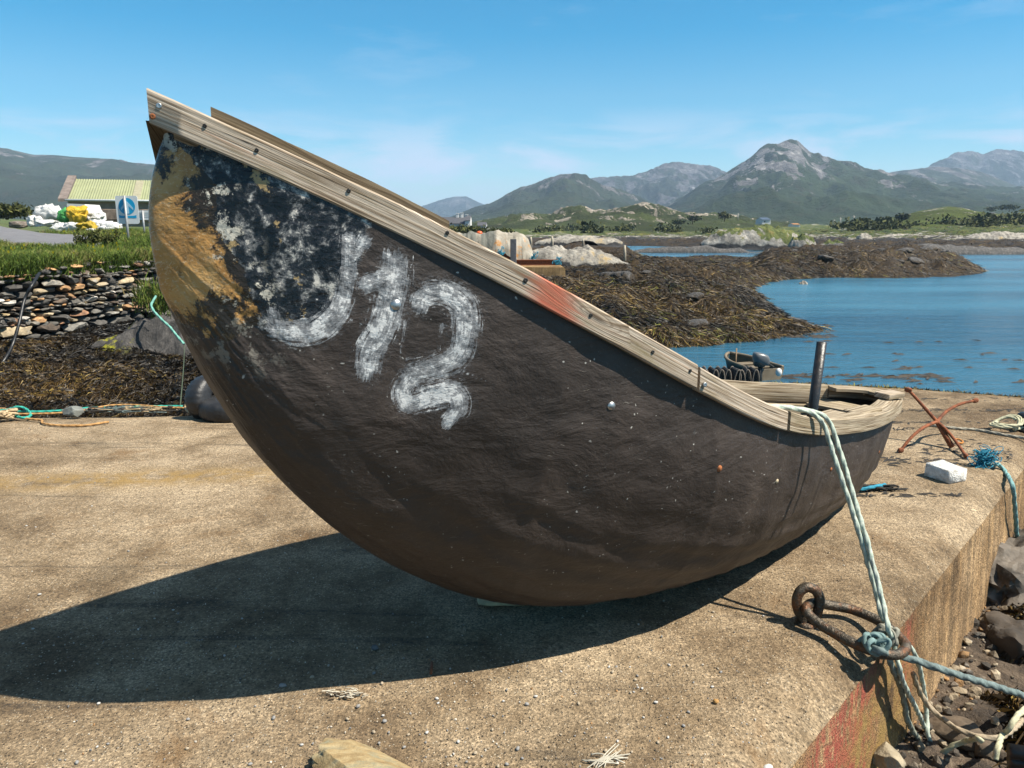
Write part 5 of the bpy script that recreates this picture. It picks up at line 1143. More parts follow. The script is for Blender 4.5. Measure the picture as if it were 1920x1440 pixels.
for k in range(60):
    a = k / 60 * 6.28 * 3; q = at(1880, 803, .02); P.append(q + np.array([math.cos(a) * .10 + .05 * k / 60, math.sin(a) * .07, .02 + .06 * max(0, math.sin(a + 1)) + .0004 * k]))
P += [at(1900, 806, .02), at(1925, 800, .03)]
rope('rope_coil', 'loose cream rope coil lying at the far right of the quay', np.array(P), .011, M_ROPEY)
p = at(1925, 806, .0); o = thing('mooring_post', 'squat black iron mooring post cut by the right edge of the photo', 'bollard', p)
mb = MB(); lathe(mb, [(.06, -.02), (.06, .09), (.075, .10), (.078, .125), (.06, .14), (.001, .142)], p, n=18); mb.build('post', M_BLACKP, o)
mb = MB(); lathe(mb, [(.11, 0), (.11, .015), (.06, .03)], p, n=18); mb.build('base', M_BLACKP, o)
# dried weed and dirt along the slab
n = 420; px = np.concatenate([RNG.uniform(1640, 1930, 200), RNG.uniform(1590, 1800, 140), RNG.uniform(1700, 1900, 80)]); py = np.concatenate([RNG.choice([748, 768, 792, 804, 770], 200) + RNG.normal(0, 1.6, 200), RNG.choice([868, 862, 928], 140) + RNG.normal(0, 2, 140), RNG.normal(845, 9, 80)])
mb = MB(); VV = []; FF = []
for i in range(n):
    c_ = at(px[i], py[i], .004); l = RNG.uniform(.012, .055); a = RNG.normal(0, .6); w_ = RNG.uniform(.002, .007); u = np.array([math.cos(a), math.sin(a), 0]) * l; v = np.array([-math.sin(a), math.cos(a), 0]) * w_
    VV += [c_ - u - v, c_ + u * .3 - v * 1.4, c_ + u, c_ + u * .2 + v * 1.4 + np.array([0, 0, w_ * .9])]; FF += [(4 * i, 4 * i + 1, 4 * i + 2, 4 * i + 3)]
mb.add(VV, FF); tag(mb.build('dried_weed', simple('dried_weed', (.020, .015, .010), .85, .5, 12), smooth=False), kind='stuff')
# black tube standing by the boat rail
tb = railp(.42, -.075, -.10); tt_ = atY(1541, 641, tb[1] + .02); mb = MB(); bq = atY(1522, 782, tb[1])
tube(mb, [bq + (bq - tt_) * .12, bq, tt_], .0205, 18); tag(mb.build('thole_tube', simple('black_tube', (.016, .016, .018), .42, .4, 30, .3, 60, dirt=(.07, .045, .03)), loc=bq), 'black metal tube standing upright inside the stern rail of the boat', 'tube')

# ================================================================== left end of the slab
def zr(px, py, z=.014): return at(px, py, z)
rope('teal_rope', 'teal green rope with a loop along the left back edge of the slab', spline([zr(x, y, z) for x, y, z in [(-30, 772, .015), (-5, 770, .02), (15, 768, .03), (30, 763, .06), (45, 765, .05), (57, 774, .03), (54, 782, .02), (40, 783, .02), (24, 777, .03), (15, 770, .035), (30, 771, .02), (70, 772, .015), (118, 770, .015), (170, 765, .015), (230, 763, .02), (300, 762, .015), (342, 762, .02)]], 10), .011, M_TEAL)
rope('orange_rope', 'tan orange rope trailing to a frayed end on the left of the slab', spline([zr(x, y) for x, y in [(-20, 768), (5, 766), (18, 770), (30, 779), (45, 784), (62, 786), (78, 788), (80, 793), (100, 797), (130, 798), (165, 797), (204, 791)]], 10), .0095, M_ORNG)
rope('tan_rope', 'tan rope running along the back edge behind the grey stone', spline([zr(x, y, .028) for x, y in [(25, 776), (60, 776), (118, 774), (150, 770), (175, 766), (200, 761), (230, 759), (265, 760), (300, 763), (345, 765)]], 10), .0085, M_ORNG)
p = at(-2, 782, .03); mb = MB(); tangle(mb, p, (.16, .10, .06), 30, .009, 12); tag(mb.build('rope_heap', M_CREAM, loc=p), 'heap of straw coloured rope at the left edge of the slab', 'rope')
boulder('wedge shaped grey green stone on the back edge of the slab', at(141, 772, .035), (.115, .065, .052), 21, simple('greenish_stone', (.20, .21, .19), .85, .35, 9, .7, 40), R(-6), 1.0, 'stone', 'stone')
for k, (mat_, lab, sd) in enumerate([(M_ROPED, 'tangle of grey green rope scraps beside the grey stone', 31), (simple('dark_scraps', (.05, .042, .035), .9), 'dark seaweed and litter caught under the rope scraps', 32), (M_CREAM, 'straw coloured rope scraps right of the grey stone', 33)]):
    p = at(235 + 12 * (k - 1), 770, .018); mb = MB(); tangle(mb, p, (.30, .06, .03), 60 if k != 1 else 80, .0045 if k != 1 else .006, sd, (.2, .5)); tag(mb.build('rope_scraps' if k != 1 else 'litter', mat_, loc=p), lab, 'rope scraps' if k != 1 else 'litter')
M_TYRE = Mat('tyre_rubber'); _p = M_TYRE.tc(); M_TYRE = M_TYRE.out(M_TYRE.ramp(M_TYRE.noise(_p, 9, 5, .6), [(.3, (.010, .010, .011)), (.7, (.030, .031, .034))]), .5, M_TYRE.bump(M_TYRE.noise(_p, 30, 5, .6), .5, .01))
def tyre(label, c, Rr, r, tilt, yaw, sq):
    mb = MB(); V = []; n1, n2 = 72, 26
    for i in range(n1):
        a = i / n1 * 6.2832
        for j in range(n2):
            b = j / n2 * 6.2832; rr = r * (1 + (.05 if (i % 3 == 0 and abs(b) < .9 or i % 3 == 0 and b > 5.4) else 0)); cb = math.copysign(abs(math.cos(b)) ** .7, math.cos(b)); sb = math.copysign(abs(math.sin(b)) ** .7, math.sin(b))
            V.append(((Rr + rr * cb) * math.cos(a), (Rr + rr * cb) * math.sin(a), rr * sb * 1.15))
    V = np.array(V); V[:, 0] *= sq; ct, st = math.cos(tilt), math.sin(tilt); V = np.stack([V[:, 0], V[:, 1] * ct - V[:, 2] * st, V[:, 1] * st + V[:, 2] * ct], 1)
    cy, sy = math.cos(yaw), math.sin(yaw); V = np.stack([V[:, 0] * cy - V[:, 1] * sy, V[:, 0] * sy + V[:, 1] * cy, V[:, 2]], 1) + np.asarray(c)
    F = [(i * n2 + j, ((i + 1) % n1) * n2 + j, ((i + 1) % n1) * n2 + (j + 1) % n2, i * n2 + (j + 1) % n2) for i in range(n1) for j in range(n2)]
    mb.add(V, F); return tag(mb.build('tyre', M_TYRE, loc=c), label, 'tyre')
c1 = at(425, 768, .085); tyre('old black tyre lying flat on the back edge of the slab behind the bow', c1 + np.array([.02, .10, 0]), .17, .075, R(4), .3, 1.15)
c2 = atY(392, 745, c1[1] + .16); tyre('smooth black tyre leaning on the flat one behind the bow', c2 + np.array([.0, .02, -.01]), .12, .085, R(82), 1.15, 1.1)
rope('straw_rope', 'straw rope looped round the black tyres and coiled on the slab', spline([atY(378, 716, 6.72), atY(388, 714, 6.66), atY(396, 722, 6.62), atY(399, 737, 6.6)], 8), .0095, M_CREAM)
rope('straw_rope', 'straw rope loop in front of the flat tyre with its coil on the slab', spline([zr(378, 747, .12), zr(366, 747, .12), zr(352, 754, .08), zr(347, 765, .03), zr(356, 773, .012), zr(376, 775, .012), zr(400, 776, .012), (zr(412, 772, .012)), zr(395, 768, .014), zr(372, 770, .016), zr(385, 777, .016), zr(430, 775, .014)], 10), .009, M_CREAM)
rope('green_rope', 'thin teal rope draped over the dark rock outcrop', spline([atY(x, y, Y_) for x, y, Y_ in [(292, 555, 13.1), (284, 575, 12.9), (300, 596, 12.75), (318, 613, 12.65), (332, 630, 12.55), (345, 645, 12.45)]], 8), .020, m_rope('pale_teal_rope', (.22, .50, .42), (.08, .28, .22)))
rope('taut_line', 'thin dark green line running from the rock outcrop to the slab edge', spline([atY(346, 648, 12.4), atY(344, 690, 9.6), atY(338, 760, 6.72)], 8), .006, m_rope('thin_line', (.08, .11, .05), (.04, .05, .03)), lobes=0)
rope('black_hose', 'black hose hanging down the dry stone wall at the left', spline([atY(x, y, Y_) for x, y, Y_ in [(74, 512, 13.3), (60, 535, 12.9), (46, 562, 12.8), (36, 605, 12.5), (24, 645, 12.3), (10, 672, 12.0), (-8, 695, 11.8)]], 8), .026, M_BLACKP, lobes=0)

# ================================================================== signs and sacks on the bank
M_SIGNW = simple('sign_white', (.78, .80, .80), .4, .03, 4, .02); M_SIGNB = simple('sign_blue', (.0, .36, .66), .4, .05, 4, .02); M_SIGNL = simple('sign_pale_blue', (.42, .66, .82), .4, .03, 4, .02); M_GALV = simple('galvanised', (.36, .37, .38), .5, .2, 12, .1, metallic=.4)
def rrect(w, h, r, n=6):
    out = []
    for cx_, cy_, a0 in ((w - r, h - r, 0), (-w + r, h - r, 90), (-w + r, -h + r, 180), (w - r, -h + r, 270)):
        for k in range(n + 1): a = R(a0 + 90 * k / n); out.append((cx_ + r * math.cos(a), cy_ + r * math.sin(a)))
    return out
YS = 21.0; sc = YS / FPX; cp = atY(238.5, 393.5, YS); gb = atY(243, 455, YS)
sg_ = thing('road_sign', 'white road sign with a blue disc and arrow on a grey pole, on the bank', 'road sign', (cp[0] + .05, YS, gb[2]))
fn = lambda u, v, w: (cp[0] + u, YS + w, cp[2] + v)
mb = MB(); prism(mb, rrect(.30, .37, .05), 0, .012, fn); pnl = mb.build('panel', M_SIGNW, sg_, smooth=False)
mb = MB(); prism(mb, [(.222 * math.cos(a), .095 + .222 * math.sin(a)) for a in np.linspace(0, 6.2832, 40, endpoint=False)], -.004, -.001, fn); mb.build('blue_disc', M_SIGNB, pnl, smooth=False)
mb = MB(); prism(mb, [(-.165, .055), (0, .235), (.165, .055), (.165, -.015), (.045, .105), (.05, -.10), (-.05, -.10), (-.045, .105), (-.165, -.015)], -.008, -.005, fn); mb.build('arrow', M_SIGNL, pnl, smooth=False)
mb = MB(); prism(mb, [(-.235, -.135), (-.17, -.155), (.17, -.155), (.235, -.135), (.235, -.215), (-.235, -.215)], -.004, -.001, fn); mb.build('blue_band', M_SIGNB, pnl, smooth=False)
mb = MB(); tube(mb, [(gb[0], YS - .04, gb[2] - .4), (cp[0] - .025, YS - .04, cp[2] + .375)], .032, 12); mb.build('pole', M_GALV, sg_)
YS2 = 25.0; cp2 = atY(270, 403.5, YS2); gb2 = atY(272, 440, YS2)
s2_ = thing('notice_board', 'smaller white notice on a thin pole behind the blue arrow sign', 'sign', (gb2[0], YS2, gb2[2])); fn2 = lambda u, v, w: (cp2[0] + u, YS2 + w, cp2[2] + v)
mb = MB(); prism(mb, rrect(.19, .15, .02), 0, .012, fn2); p2 = mb.build('panel', M_SIGNW, s2_, smooth=False)
mb = MB()
for v in (.06, .0, -.07): prism(mb, [(-.15, v), (.15, v), (.15, v + .022), (-.15, v + .022)], -.004, -.001, fn2)
mb.build('text_line', simple('sign_grey', (.42, .46, .48), .5, .05), p2, smooth=False)
mb = MB(); tube(mb, [(gb2[0], YS2 - .03, gb2[2] - .3), (cp2[0] - .02, YS2 - .03, cp2[2] + .15)], .03, 10); mb.build('pole', M_GALV, s2_)
def m_sack(name, col):
    m = Mat(name); p = m.tc(); w = m.noise(p, 3.2, 5, .65, 1.2)
    c = m.mix(m.mr(w, .55, .75, 0, .35), col, tuple(v * .55 for v in col)); return m.out(c, .55, m.bump(m.math('ADD', w, m.math('MULTIPLY', m.noise(p, 9, 5, .6, 1.5), .5)), .9, .12))
SK = dict(w=m_sack('white_sack', (.80, .79, .77)), g=m_sack('green_sack', (.07, .40, .09)), y=m_sack('yellow_sack', (.72, .45, .01)), m=m_sack('mustard_sack', (.52, .36, .02)))
for px, yb, w_, h_, k, Y_, lab in [
    (98, 415, 44, 30, 'w', 36, 'largest white sack, sitting high at the left of the heap'), (67, 425, 27, 22, 'w', 35.5, 'white square sack at the far left of the heap'), (88, 424, 38, 13, 'w', 34.6, 'flat white sack under the largest white one'),
    (125, 419, 27, 28, 'g', 35.4, 'green sack between the largest white sack and the yellow one'), (147, 421, 36, 32, 'y', 35, 'tall bright yellow sack right of the green one'), (176, 416, 36, 22, 'w', 35.6, 'white sack with a pointed top right of the tall yellow sack'),
    (167, 436, 36, 20, 'm', 32.6, 'slumped mustard yellow sack at the front of the heap'), (112, 437, 34, 18, 'w', 33.4, 'crumpled white sack at the front left, below the green one'), (138, 436, 30, 20, 'w', 33.2, 'crumpled white sack below the tall yellow one'),
    (188, 430, 34, 17, 'w', 33.4, 'white sack behind the mustard one on its right'), (208, 435, 42, 17, 'w', 32.6, 'broad white sack at the right of the heap'), (172, 438, 18, 10, 'w', 31.6, 'small white bag in front of the mustard sack'),
    (212, 443, 36, 10, 'w', 30.6, 'low white bag in front of the broad one at the right'), (190, 444, 14, 9, 'w', 30.2, 'smallest white bag in the grass near the front'), (256, 442, 22, 8, 'w', 30.6, 'white bag lying alone beyond the sign poles')]:
    b_ = atY(px, yb, Y_); hw_ = w_ / FPX * Y_ / 2; hh_ = h_ / FPX * Y_; V, F = blob((0, 0, 0), (hw_ * 1.08, hw_ * .8, hh_ * .56), int(px * 7 + yb), 4, .62, 2.0, .25, 0, .5)
    V[:, 2] = np.maximum(V[:, 2], -hh_ * .48); V += np.array([b_[0], b_[1], b_[2] + hh_ * .46]); mb = MB(); mb.add(V, F); tag(mb.build('sack', SK[k], loc=b_), lab, 'sack', 'sacks heaped on the bank')
# van behind the sacks
vb = atY(146, 402, 44); vn = thing('van', 'white van roof showing behind the yellow sack', 'van', vb); w_ = 36 / FPX * 44
mb = MB(); prism(mb, [(-w_ / 2, -.3), (w_ / 2 + .2, -.3), (w_ / 2 + .2, .10), (w_ / 2, .16), (w_ / 2 - .12, .56), (-w_ / 2, .60)], 0, 1.6, lambda u, v, w: (vb[0] + u, vb[1] + w, vb[2] + v)); mb.build('body', M_WHITE, vn, smooth=False)
mb = MB(); box(mb, (vb[0] + w_ * .15, vb[1] - .01, vb[2] + .33), (w_ * .5, .05, .2)); mb.build('window', M_GLASS, vn, smooth=False)
for q in (-.3, .32):
    mb = MB(); tube(mb, [(vb[0] + q * w_, vb[1] - .05, vb[2] - .3), (vb[0] + q * w_, vb[1] + .12, vb[2] - .3)], .22, 16); mb.build('wheel', M_BLACKP, vn)
# tall weed in front of the lane, low old wall by the bush
pw = atY(178, 462, 18.6); n = 420; x = pw[0] + RNG.normal(0, .26, n); y = 18.6 + RNG.normal(0, .2, n)
mb = MB()
for i in range(26):
    bx, by = pw[0] + RNG.normal(0, .24), 18.6 + RNG.normal(0, .15); h_ = RNG.uniform(.2, .55); bz = float(bankz(np.array([bx]), np.array([by]))[0]); tube(mb, [(bx, by, bz - .05), (bx + RNG.normal(0, .05), by, bz + h_)], .008, 4, val=np.full(8, .2)); leaves(mb, (bx, by, bz + h_ * .6), (.09, .09, h_ * .5), 60, .035, 700 + i)
tag(mb.build('thistle_clump', M_LEAF2, smooth=False, loc=(pw[0], 18.6, pw[2])), 'dark green thistle clump standing in the grass below the sacks', 'plant')
lw = atY(36, 424, 40); mb = MB(); V, F = blob((lw[0], 40, lw[2] + .05), (.60, .3, .22), 77, 4, .2, 2, .7, 0, .5); mb.add(V, F, col=np.array([.20, .16, .13]))
tag(mb.build('stone_wall_stub', m_stone('old_wall_stone'), loc=(lw[0], 40, lw[2])), 'low broken brown wall left of the sacks, below the round bush', 'wall')

# ================================================================== concrete pier, covered heap, rusty beam
YP = 30.0; pt = atY(1060, 501, YP); x0 = atY(880, 500, YP)[0]
mb = MB(); u = np.linspace(0, 1, 60); L_ = pt[0] - x0; prof = []
for k in range(0, 9): a = R(90 * k / 8); prof.append((L_ - .12 + .12 * math.sin(a), pt[2] - .12 + .12 * math.cos(a)))
prof = [(0, pt[2])] + prof + [(L_ + .04, -1.9), (0, -1.9)]
prism(mb, prof, 0, 3.2, lambda a_, b_, w: (x0 + a_, YP + w, b_), gold=.25)
box(mb, ((x0 + pt[0]) / 2, YP + 1.6, pt[2] - .37), (L_ + .06, 3.24, .03), red=0.)
tag(mb.build('concrete_pier', m_concrete(True), smooth=False, loc=(pt[0], YP, pt[2])), 'block of old concrete pier with a rounded top, carrying the rusty beam', 'pier')
bm_ = thing('steel_beam', 'rusty steel beam lying on the concrete pier beside the grey post', 'beam', atY(1010, 497, YP + .35)); a_ = atY(964, 492, YP + .35); b_ = atY(1052, 488, YP + .6); z_ = pt[2] + .05
ang = math.atan2(b_[1] - a_[1], b_[0] - a_[0]); Lb = np.linalg.norm((b_ - a_)[:2]); cb = (a_ + b_) / 2
mb = MB(); box(mb, (cb[0], cb[1], z_ + .015), (Lb, .16, .03), rot=ang); mb.build('lower_flange', M_RUSTY, bm_, smooth=False)
mb = MB(); box(mb, (cb[0], cb[1], z_ + .115), (Lb, .03, .166), rot=ang); mb.build('web', M_RUSTY, bm_, smooth=False)
mb = MB(); box(mb, (cb[0], cb[1], z_ + .213), (Lb, .16, .03), rot=ang); mb.build('upper_flange', M_RUSTY, bm_, smooth=False)
pp = atY(962.5, 497, YP - .25 + .5); mb = MB(); h_ = atY(962, 448, YP + .25)[2] - pt[2]; box(mb, (pp[0], YP + .25, pt[2] + h_ / 2 - .05), (.24, .20, h_ + .1), jit=.004); tag(mb.build('pier_post', simple('grey_post', (.13, .13, .14), .8, .3, 12), smooth=False, loc=(pp[0], YP + .25, pt[2])), 'square dark grey post standing at the end of the rusty beam', 'post')
# heap under a sheet
def m_sheet():
    m = Mat('canvas_sheet'); p = m.tc(); w = m.noise(p, 1.3, 6, .65, .8)
    c = m.ramp(w, [(.3, (.20, .175, .13)), (.52, (.37, .33, .265)), (.72, (.50, .46, .39))]); c = m.mix(m.mr(m.noise(p, 1.1, 5, .7), .58, .66), c, (.48, .22, .05))
    c = m.mix(m.mr(m.attr('grey'), .35, .6), c, (.15, .15, .125)); return m.out(c, .85, m.bump(m.noise(m.mapp(p, (1, 1, .5)), 5, 5, .65, 1.), .6, .06))
YH = 32.6; hp0 = atY(830, 480, YH); hp1 = atY(1003, 490, YH); zb = hp1[2] - .05
hs_ = thing('covered_heap', 'heap of gear under a stained pale canvas sheet beyond the boat rail', 'covered heap', ((hp0[0] + hp1[0]) / 2, YH, zb))
xs_ = np.linspace(hp0[0], hp1[0], 120); us = np.linspace(-1, 1, 60); px_ = 960 + xs_ / YH * FPX * 1.0
topy = np.interp(px_, [830, 860, 875, 890, 905, 920, 935, 950, 965, 980, 990, 998, 1003], [437, 436, 437, 436, 437, 434, 434, 436, 436, 440, 450, 472, 490]); tz = np.array([atY(a, b, YH)[2] for a, b in zip(px_, topy)])
lo = np.interp(px_, [830, 900, 925, 945, 958, 975, 985, 1003], [.05, .1, .35, .42, .2, .12, .0, .0])
X = np.repeat(xs_[:, None], 60, 1); prof = np.clip(1 - np.abs(us) ** 2.6, 0, 1) ** .6; Z = zb + lo[:, None] + (tz[:, None] - zb - lo[:, None]) * prof[None] * (1 + .0 * X) + .12 * fbm(X * 2.2, us[None] * 2 + 0 * X, 4, 41) + .16 * fbm(X * 3.5, us[None] * .6 + 0 * X, 3, 43, ridged=True)
Y = YH + us[None] * 1.15 + .10 * fbm(X * 3, us[None] * 1.5 + 0 * X, 4, 44) * 2
mb = MB(); V, F = heightfield(X, Y, Z); pxg = 960 + X / Y * FPX; grey = (bumpf(pxg, 868, 893, 2) + bumpf(pxg, 903, 928, 3) * bumpf(us[None] + 0 * X, -1, -.25, .06)); mb.add(V, F, grey=np.clip(grey, 0, 1).ravel()); mb.build('sheet', m_sheet(), hs_)
mb = MB(); box(mb, ((hp0[0] + hp1[0]) / 2 - .1, YH, zb + .2), (hp1[0] - hp0[0] - .5, 1.5, .5)); mb.build('dark_gear', M_BLACKP, hs_, smooth=False)
mb = MB()
for k in range(3): q = atY(925 + 14 * k, 478 + 5 * k, YH - 1.0); tube(mb, spline([q + np.array([-.3, 0, -.1]), q + np.array([-.1, 0, .12]), q + np.array([.2, .05, .1]), q + np.array([.4, .1, -.2])], 6), .03, 8)
mb.build('rusty_hoop', M_RUSTY, hs_)
c = atY(899, 437, YH - .1); mb = MB(); V, F = blob(c, (.13, .13, .09), 2, 3, .05); mb.add(V, F); tag(mb.build('buoy', simple('orange_float', (.80, .12, .02), .45, .1), loc=c), 'small orange float on top of the canvas covered heap', 'float')
for x_, y_, Y_, s_, lab in [(938, 480, 31.0, 5, 'blue rope hanging from the canvas covered heap'), (1047, 492, 30.4, 6, 'blue rope wound round the right end of the rusty beam'), (999, 484, 31.4, 8, 'dark blue rope bunch at the right foot of the canvas sheet')]:
    c = atY(x_, y_, Y_); mb = MB(); tangle(mb, c, (.16, .14, .26), 16, .013, s_); tag(mb.build('blue_rope', M_BLUE, loc=c), lab, 'rope')
for px, yt, yb, Y_, lab, w_ in [(1036, 443, 466, 60, 'thin pale stake on the low ledge behind the white rocks', .09), (1172, 460, 491, 43, 'pale stake standing in the weed right of the white rocks', .07), (996, 444, 462, 55, 'short stake leaning by the right end of the canvas sheet', .08), (1094, 449, 458, 64, 'stub of a stake left of the white ledge crest', .08)]:
    a_ = atY(px, yb, Y_); b_ = atY(px - 1, yt, Y_); mb = MB(); tube(mb, [a_ - np.array([0, 0, .4]), (a_ + b_) / 2 + np.array([.01, 0, 0]), b_], w_, 7); tag(mb.build('stake', simple('stake_%d' % px, (.40, .35, .27), .9, .3, 6), loc=a_), lab, 'stake')

# ================================================================== dinghy and pots beyond the slab
M_DINW = simple('dinghy_trim', (.20, .155, .10), .6, .25, 6); M_DIND = simple('dinghy_dark', (.018, .020, .018), .5, .3, 8); M_DINI = simple('dinghy_inside', (.10, .09, .055), .7, .3, 5); M_COWL = simple('motor_grey', (.13, .135, .14), .35, .15, 6, .05)
st = atY(1437, 704, 15.6); ax_ = np.array([-.30, .95]); ax_ /= np.linalg.norm(ax_); sd = np.array([ax_[1], -ax_[0]])
dn = thing('dinghy', 'small open dinghy with tan inside and dark sides afloat beyond the slab', 'dinghy', (st[0], st[1], ZW))
Lh = 1.4; rows = []; inn = []
for u_ in np.linspace(0, 1, 26):
    b_ = .38 * (1 - max(0, (u_ - .45) / .55) ** 2.2) ** .8 + .01; sh = .24 + .10 * u_ ** 2; kz = -.12 + .2 * u_ ** 3; row = []; ro = []
    for v_ in np.linspace(-1, 1, 17):
        q = abs(v_); z = kz + (sh - kz) * q ** 3; c = np.array([st[0], st[1]]) + ax_ * (u_ * Lh) + sd * (math.copysign(b_ * q ** .55, v_)); row.append((c[0], c[1], ZW + z)); c = np.array([st[0], st[1]]) + ax_ * (u_ * Lh * .97 + .03) + sd * (math.copysign(b_ * .93 * q ** .55, v_)); ro.append((c[0], c[1], ZW + z + .03 * (1 - q)))
    rows.append(row); inn.append(ro)
mb = MB(); mb.add(np.array(rows).reshape(-1, 3), gridF(26, 17)); mb.build('hull', M_DIND, dn)
mb = MB(); mb.add(np.array(inn).reshape(-1, 3), gridF(26, 17)); mb.build('lining', M_DINI, dn)
for e in (0, 16):
    mb = MB(); tube(mb, [np.array(r[e]) + np.array([0, 0, .02]) for r in rows], .035, 8); mb.build('gunwale', M_DINW, dn)
mb = MB(); V = [np.array(p) for p in rows[0]]; V = V + [p - np.array([ax_[0], ax_[1], 0]) * .05 for p in V]; mb.add(V, [tuple(range(17)), tuple(range(33, 16, -1))] + [(i, i + 17, i + 18, i + 1) for i in range(16)] + [(0, 16, 33, 17)]); mb.build('transom', M_DINW, dn, smooth=False)
for f in (.32, .62):
    c = np.array([st[0], st[1]]) + ax_ * Lh * f; mb = MB(); box(mb, (c[0], c[1], ZW + .20), (.66 * (1 if f < .5 else .85), .22, .03), rot=math.atan2(sd[1], sd[0])); mb.build('thwart', M_DINW, dn, smooth=False)
mo = atY(1426, 686, 15.5); cw = atY(1427, 673, 15.5)
V, F = blob(cw, (.19, .15, .14), 5, 3, .04, 1, .45); V[:, 2] += (V[:, 0] - cw[0]) * -.25; mb = MB(); mb.add(V, F); mt = mb.build('outboard_motor', M_COWL, dn)
V, F = blob(cw + np.array([-.035, -.02, -.085]), (.13, .12, .09), 6, 3, .04, 1, .5); mb = MB(); mb.add(V, F); mb.build('lower_cowl', M_DIND, mt)
mb = MB(); tube(mb, [cw + np.array([0, 0, -.1]), (cw[0] - .01, cw[1] - .02, ZW - .2)], .05, 10); mb.build('motor_leg', M_DIND, mt)
mb = MB(); tube(mb, spline([cw + np.array([.08, .05, -.07]), cw + np.array([.20, .1, -.12]), cw + np.array([.32, .12, -.20])], 5), .018, 8); mb.build('tiller', M_DIND, mt)
c = atY(1460, 698, 15.3); mb = MB(); V, F = blob(c, (.065, .065, .085), 8, 3, .03); mb.add(V, F); tag(mb.build('fender', M_WHITE, loc=c), 'white round fender hanging at the stern of the dinghy', 'fender')
a_ = atY(1379, 690, 16.4); b_ = atY(1381, 653, 16.4); mb = MB(); tube(mb, [a_ - np.array([0, 0, .2]), b_], .016, 8); tag(mb.build('dinghy_pole', simple('brown_stick', (.28, .18, .10), .8), loc=a_), 'thin brown stick standing upright in the dinghy', 'stick')
p0 = atY(1300, 716, 13.4); p1 = atY(1420, 716, 13.4); mb = MB(); box(mb, ((p0[0] + p1[0]) / 2, 13.5, ZW - .12), (p1[0] - p0[0] + 1.2, 1.6, .5), jit=.03); tag(mb.build('lower_slip', M_WEED, smooth=False), kind='structure')
zp = ZW + .13; M_POT = simple('pot_hoop', (.20, .16, .125), .85, .5, 14); 
def m_net():
    m = Mat('pot_net'); p = m.tc(); n = m.noise(p, 20, 5, .75); return m.out(m.ramp(n, [(.35, (.008, .008, .008)), (.6, (.05, .042, .036)), (.75, (.20, .14, .10))]), .9, m.bump(m.noise(p, 60, 3), 1, .02))
M_NET = m_net(); proto = None
for i in range(9):
    c = atY(1308 + 13 * i, 700, 13.4); c[2] = zp; ptop = atY(1360, 690, 13.4)[2]; H_ = ptop - zp
    if proto is None:
        proto = [thing('lobster_pot', 'netted lobster pot with an arched frame, standing in a row below the slab edge', 'lobster pot', c, 'lobster pots in a row')]
        arch = [np.array([c[0] + .058 * math.cos(a), c[1], zp + H_ * .55 + H_ * .45 * math.sin(a)]) for a in np.linspace(math.pi, 0, 12)]; arch = [np.array([c[0] - .058, c[1], zp])] + arch + [np.array([c[0] + .058, c[1], zp])]
        for yo in (-.18, .18):
            mb = MB(); tube(mb, [q + np.array([0, yo, 0]) for q in arch], .011, 6); proto.append(mb.build('hoop', M_POT, proto[0]))
        mb = MB(); rows = [[q + np.array([0, yo, 0]) for q in arch] for yo in (-.165, -.06, .06, .165)]; mb.add(np.array(rows).reshape(-1, 3) * 1.0, gridF(4, len(arch)) + [tuple(range(len(arch)))]); proto.append(mb.build('net', M_NET, proto[0], smooth=False))
        mb = MB(); box(mb, (c[0], c[1], zp + .015), (.115, .40, .03)); proto.append(mb.build('base', M_POT, proto[0], smooth=False))
    else:
        r_ = proto[0].copy(); COL.objects.link(r_); r_.location = c; r_.rotation_euler = (0, RNG.normal(0, .07), RNG.normal(0, .1))
        for ch in proto[1:]: d_ = ch.copy(); COL.objects.link(d_); d_.parent = r_
# weed adrift and along the waterline
n = 900; pxs = np.concatenate([RNG.uniform(1440, 1760, 60), RNG.uniform(1480, 1930, 14), RNG.uniform(1500, 1920, 26), RNG.uniform(1440, 1560, 100)]); pys = np.concatenate([RNG.normal(706, 3, 60), RNG.normal(714, 3, 14), RNG.choice([665, 690, 640, 595, 676], 26) + RNG.normal(0, 1.5, 26), RNG.choice([622, 612, 630], 100) + RNG.normal(0, 2, 100)])
VV = []; FF = []; k = 0
for x_, y_ in zip(pxs, pys):
    c = at(x_, y_, ZW + .012); l = RNG.uniform(.05, .26); a = RNG.normal(0, .35); w_ = RNG.uniform(.006, .02); u = np.array([math.cos(a), math.sin(a), 0]) * l; v = np.array([-math.sin(a), math.cos(a), 0]) * w_
    VV += [c - u - v, c - v * 1.6 + u * .3, c + u, c + v * 1.5 + u * .2 + np.array([0, 0, .03]), c - u + v]; FF.append(tuple(range(5 * k, 5 * k + 5))); k += 1
mb = MB(); mb.add(VV, FF); tag(mb.build('floating_weed', simple('wet_weed', (.030, .019, .009), .8, .5, 3), smooth=False), kind='stuff')
n = 2200; x = RNG.uniform(2.0, 5.5, n); y = np.interp(x, FAR[:, 0], FAR[:, 1]) - np.abs(RNG.normal(0, .05, n)); z = np.full(n, -.05)
blades('algae_fringe', x, y, z, .05, .012, 1.2, pal=[(.16, .14, .02), (.22, .20, .03), (.10, .07, .02), (.05, .035, .012)])

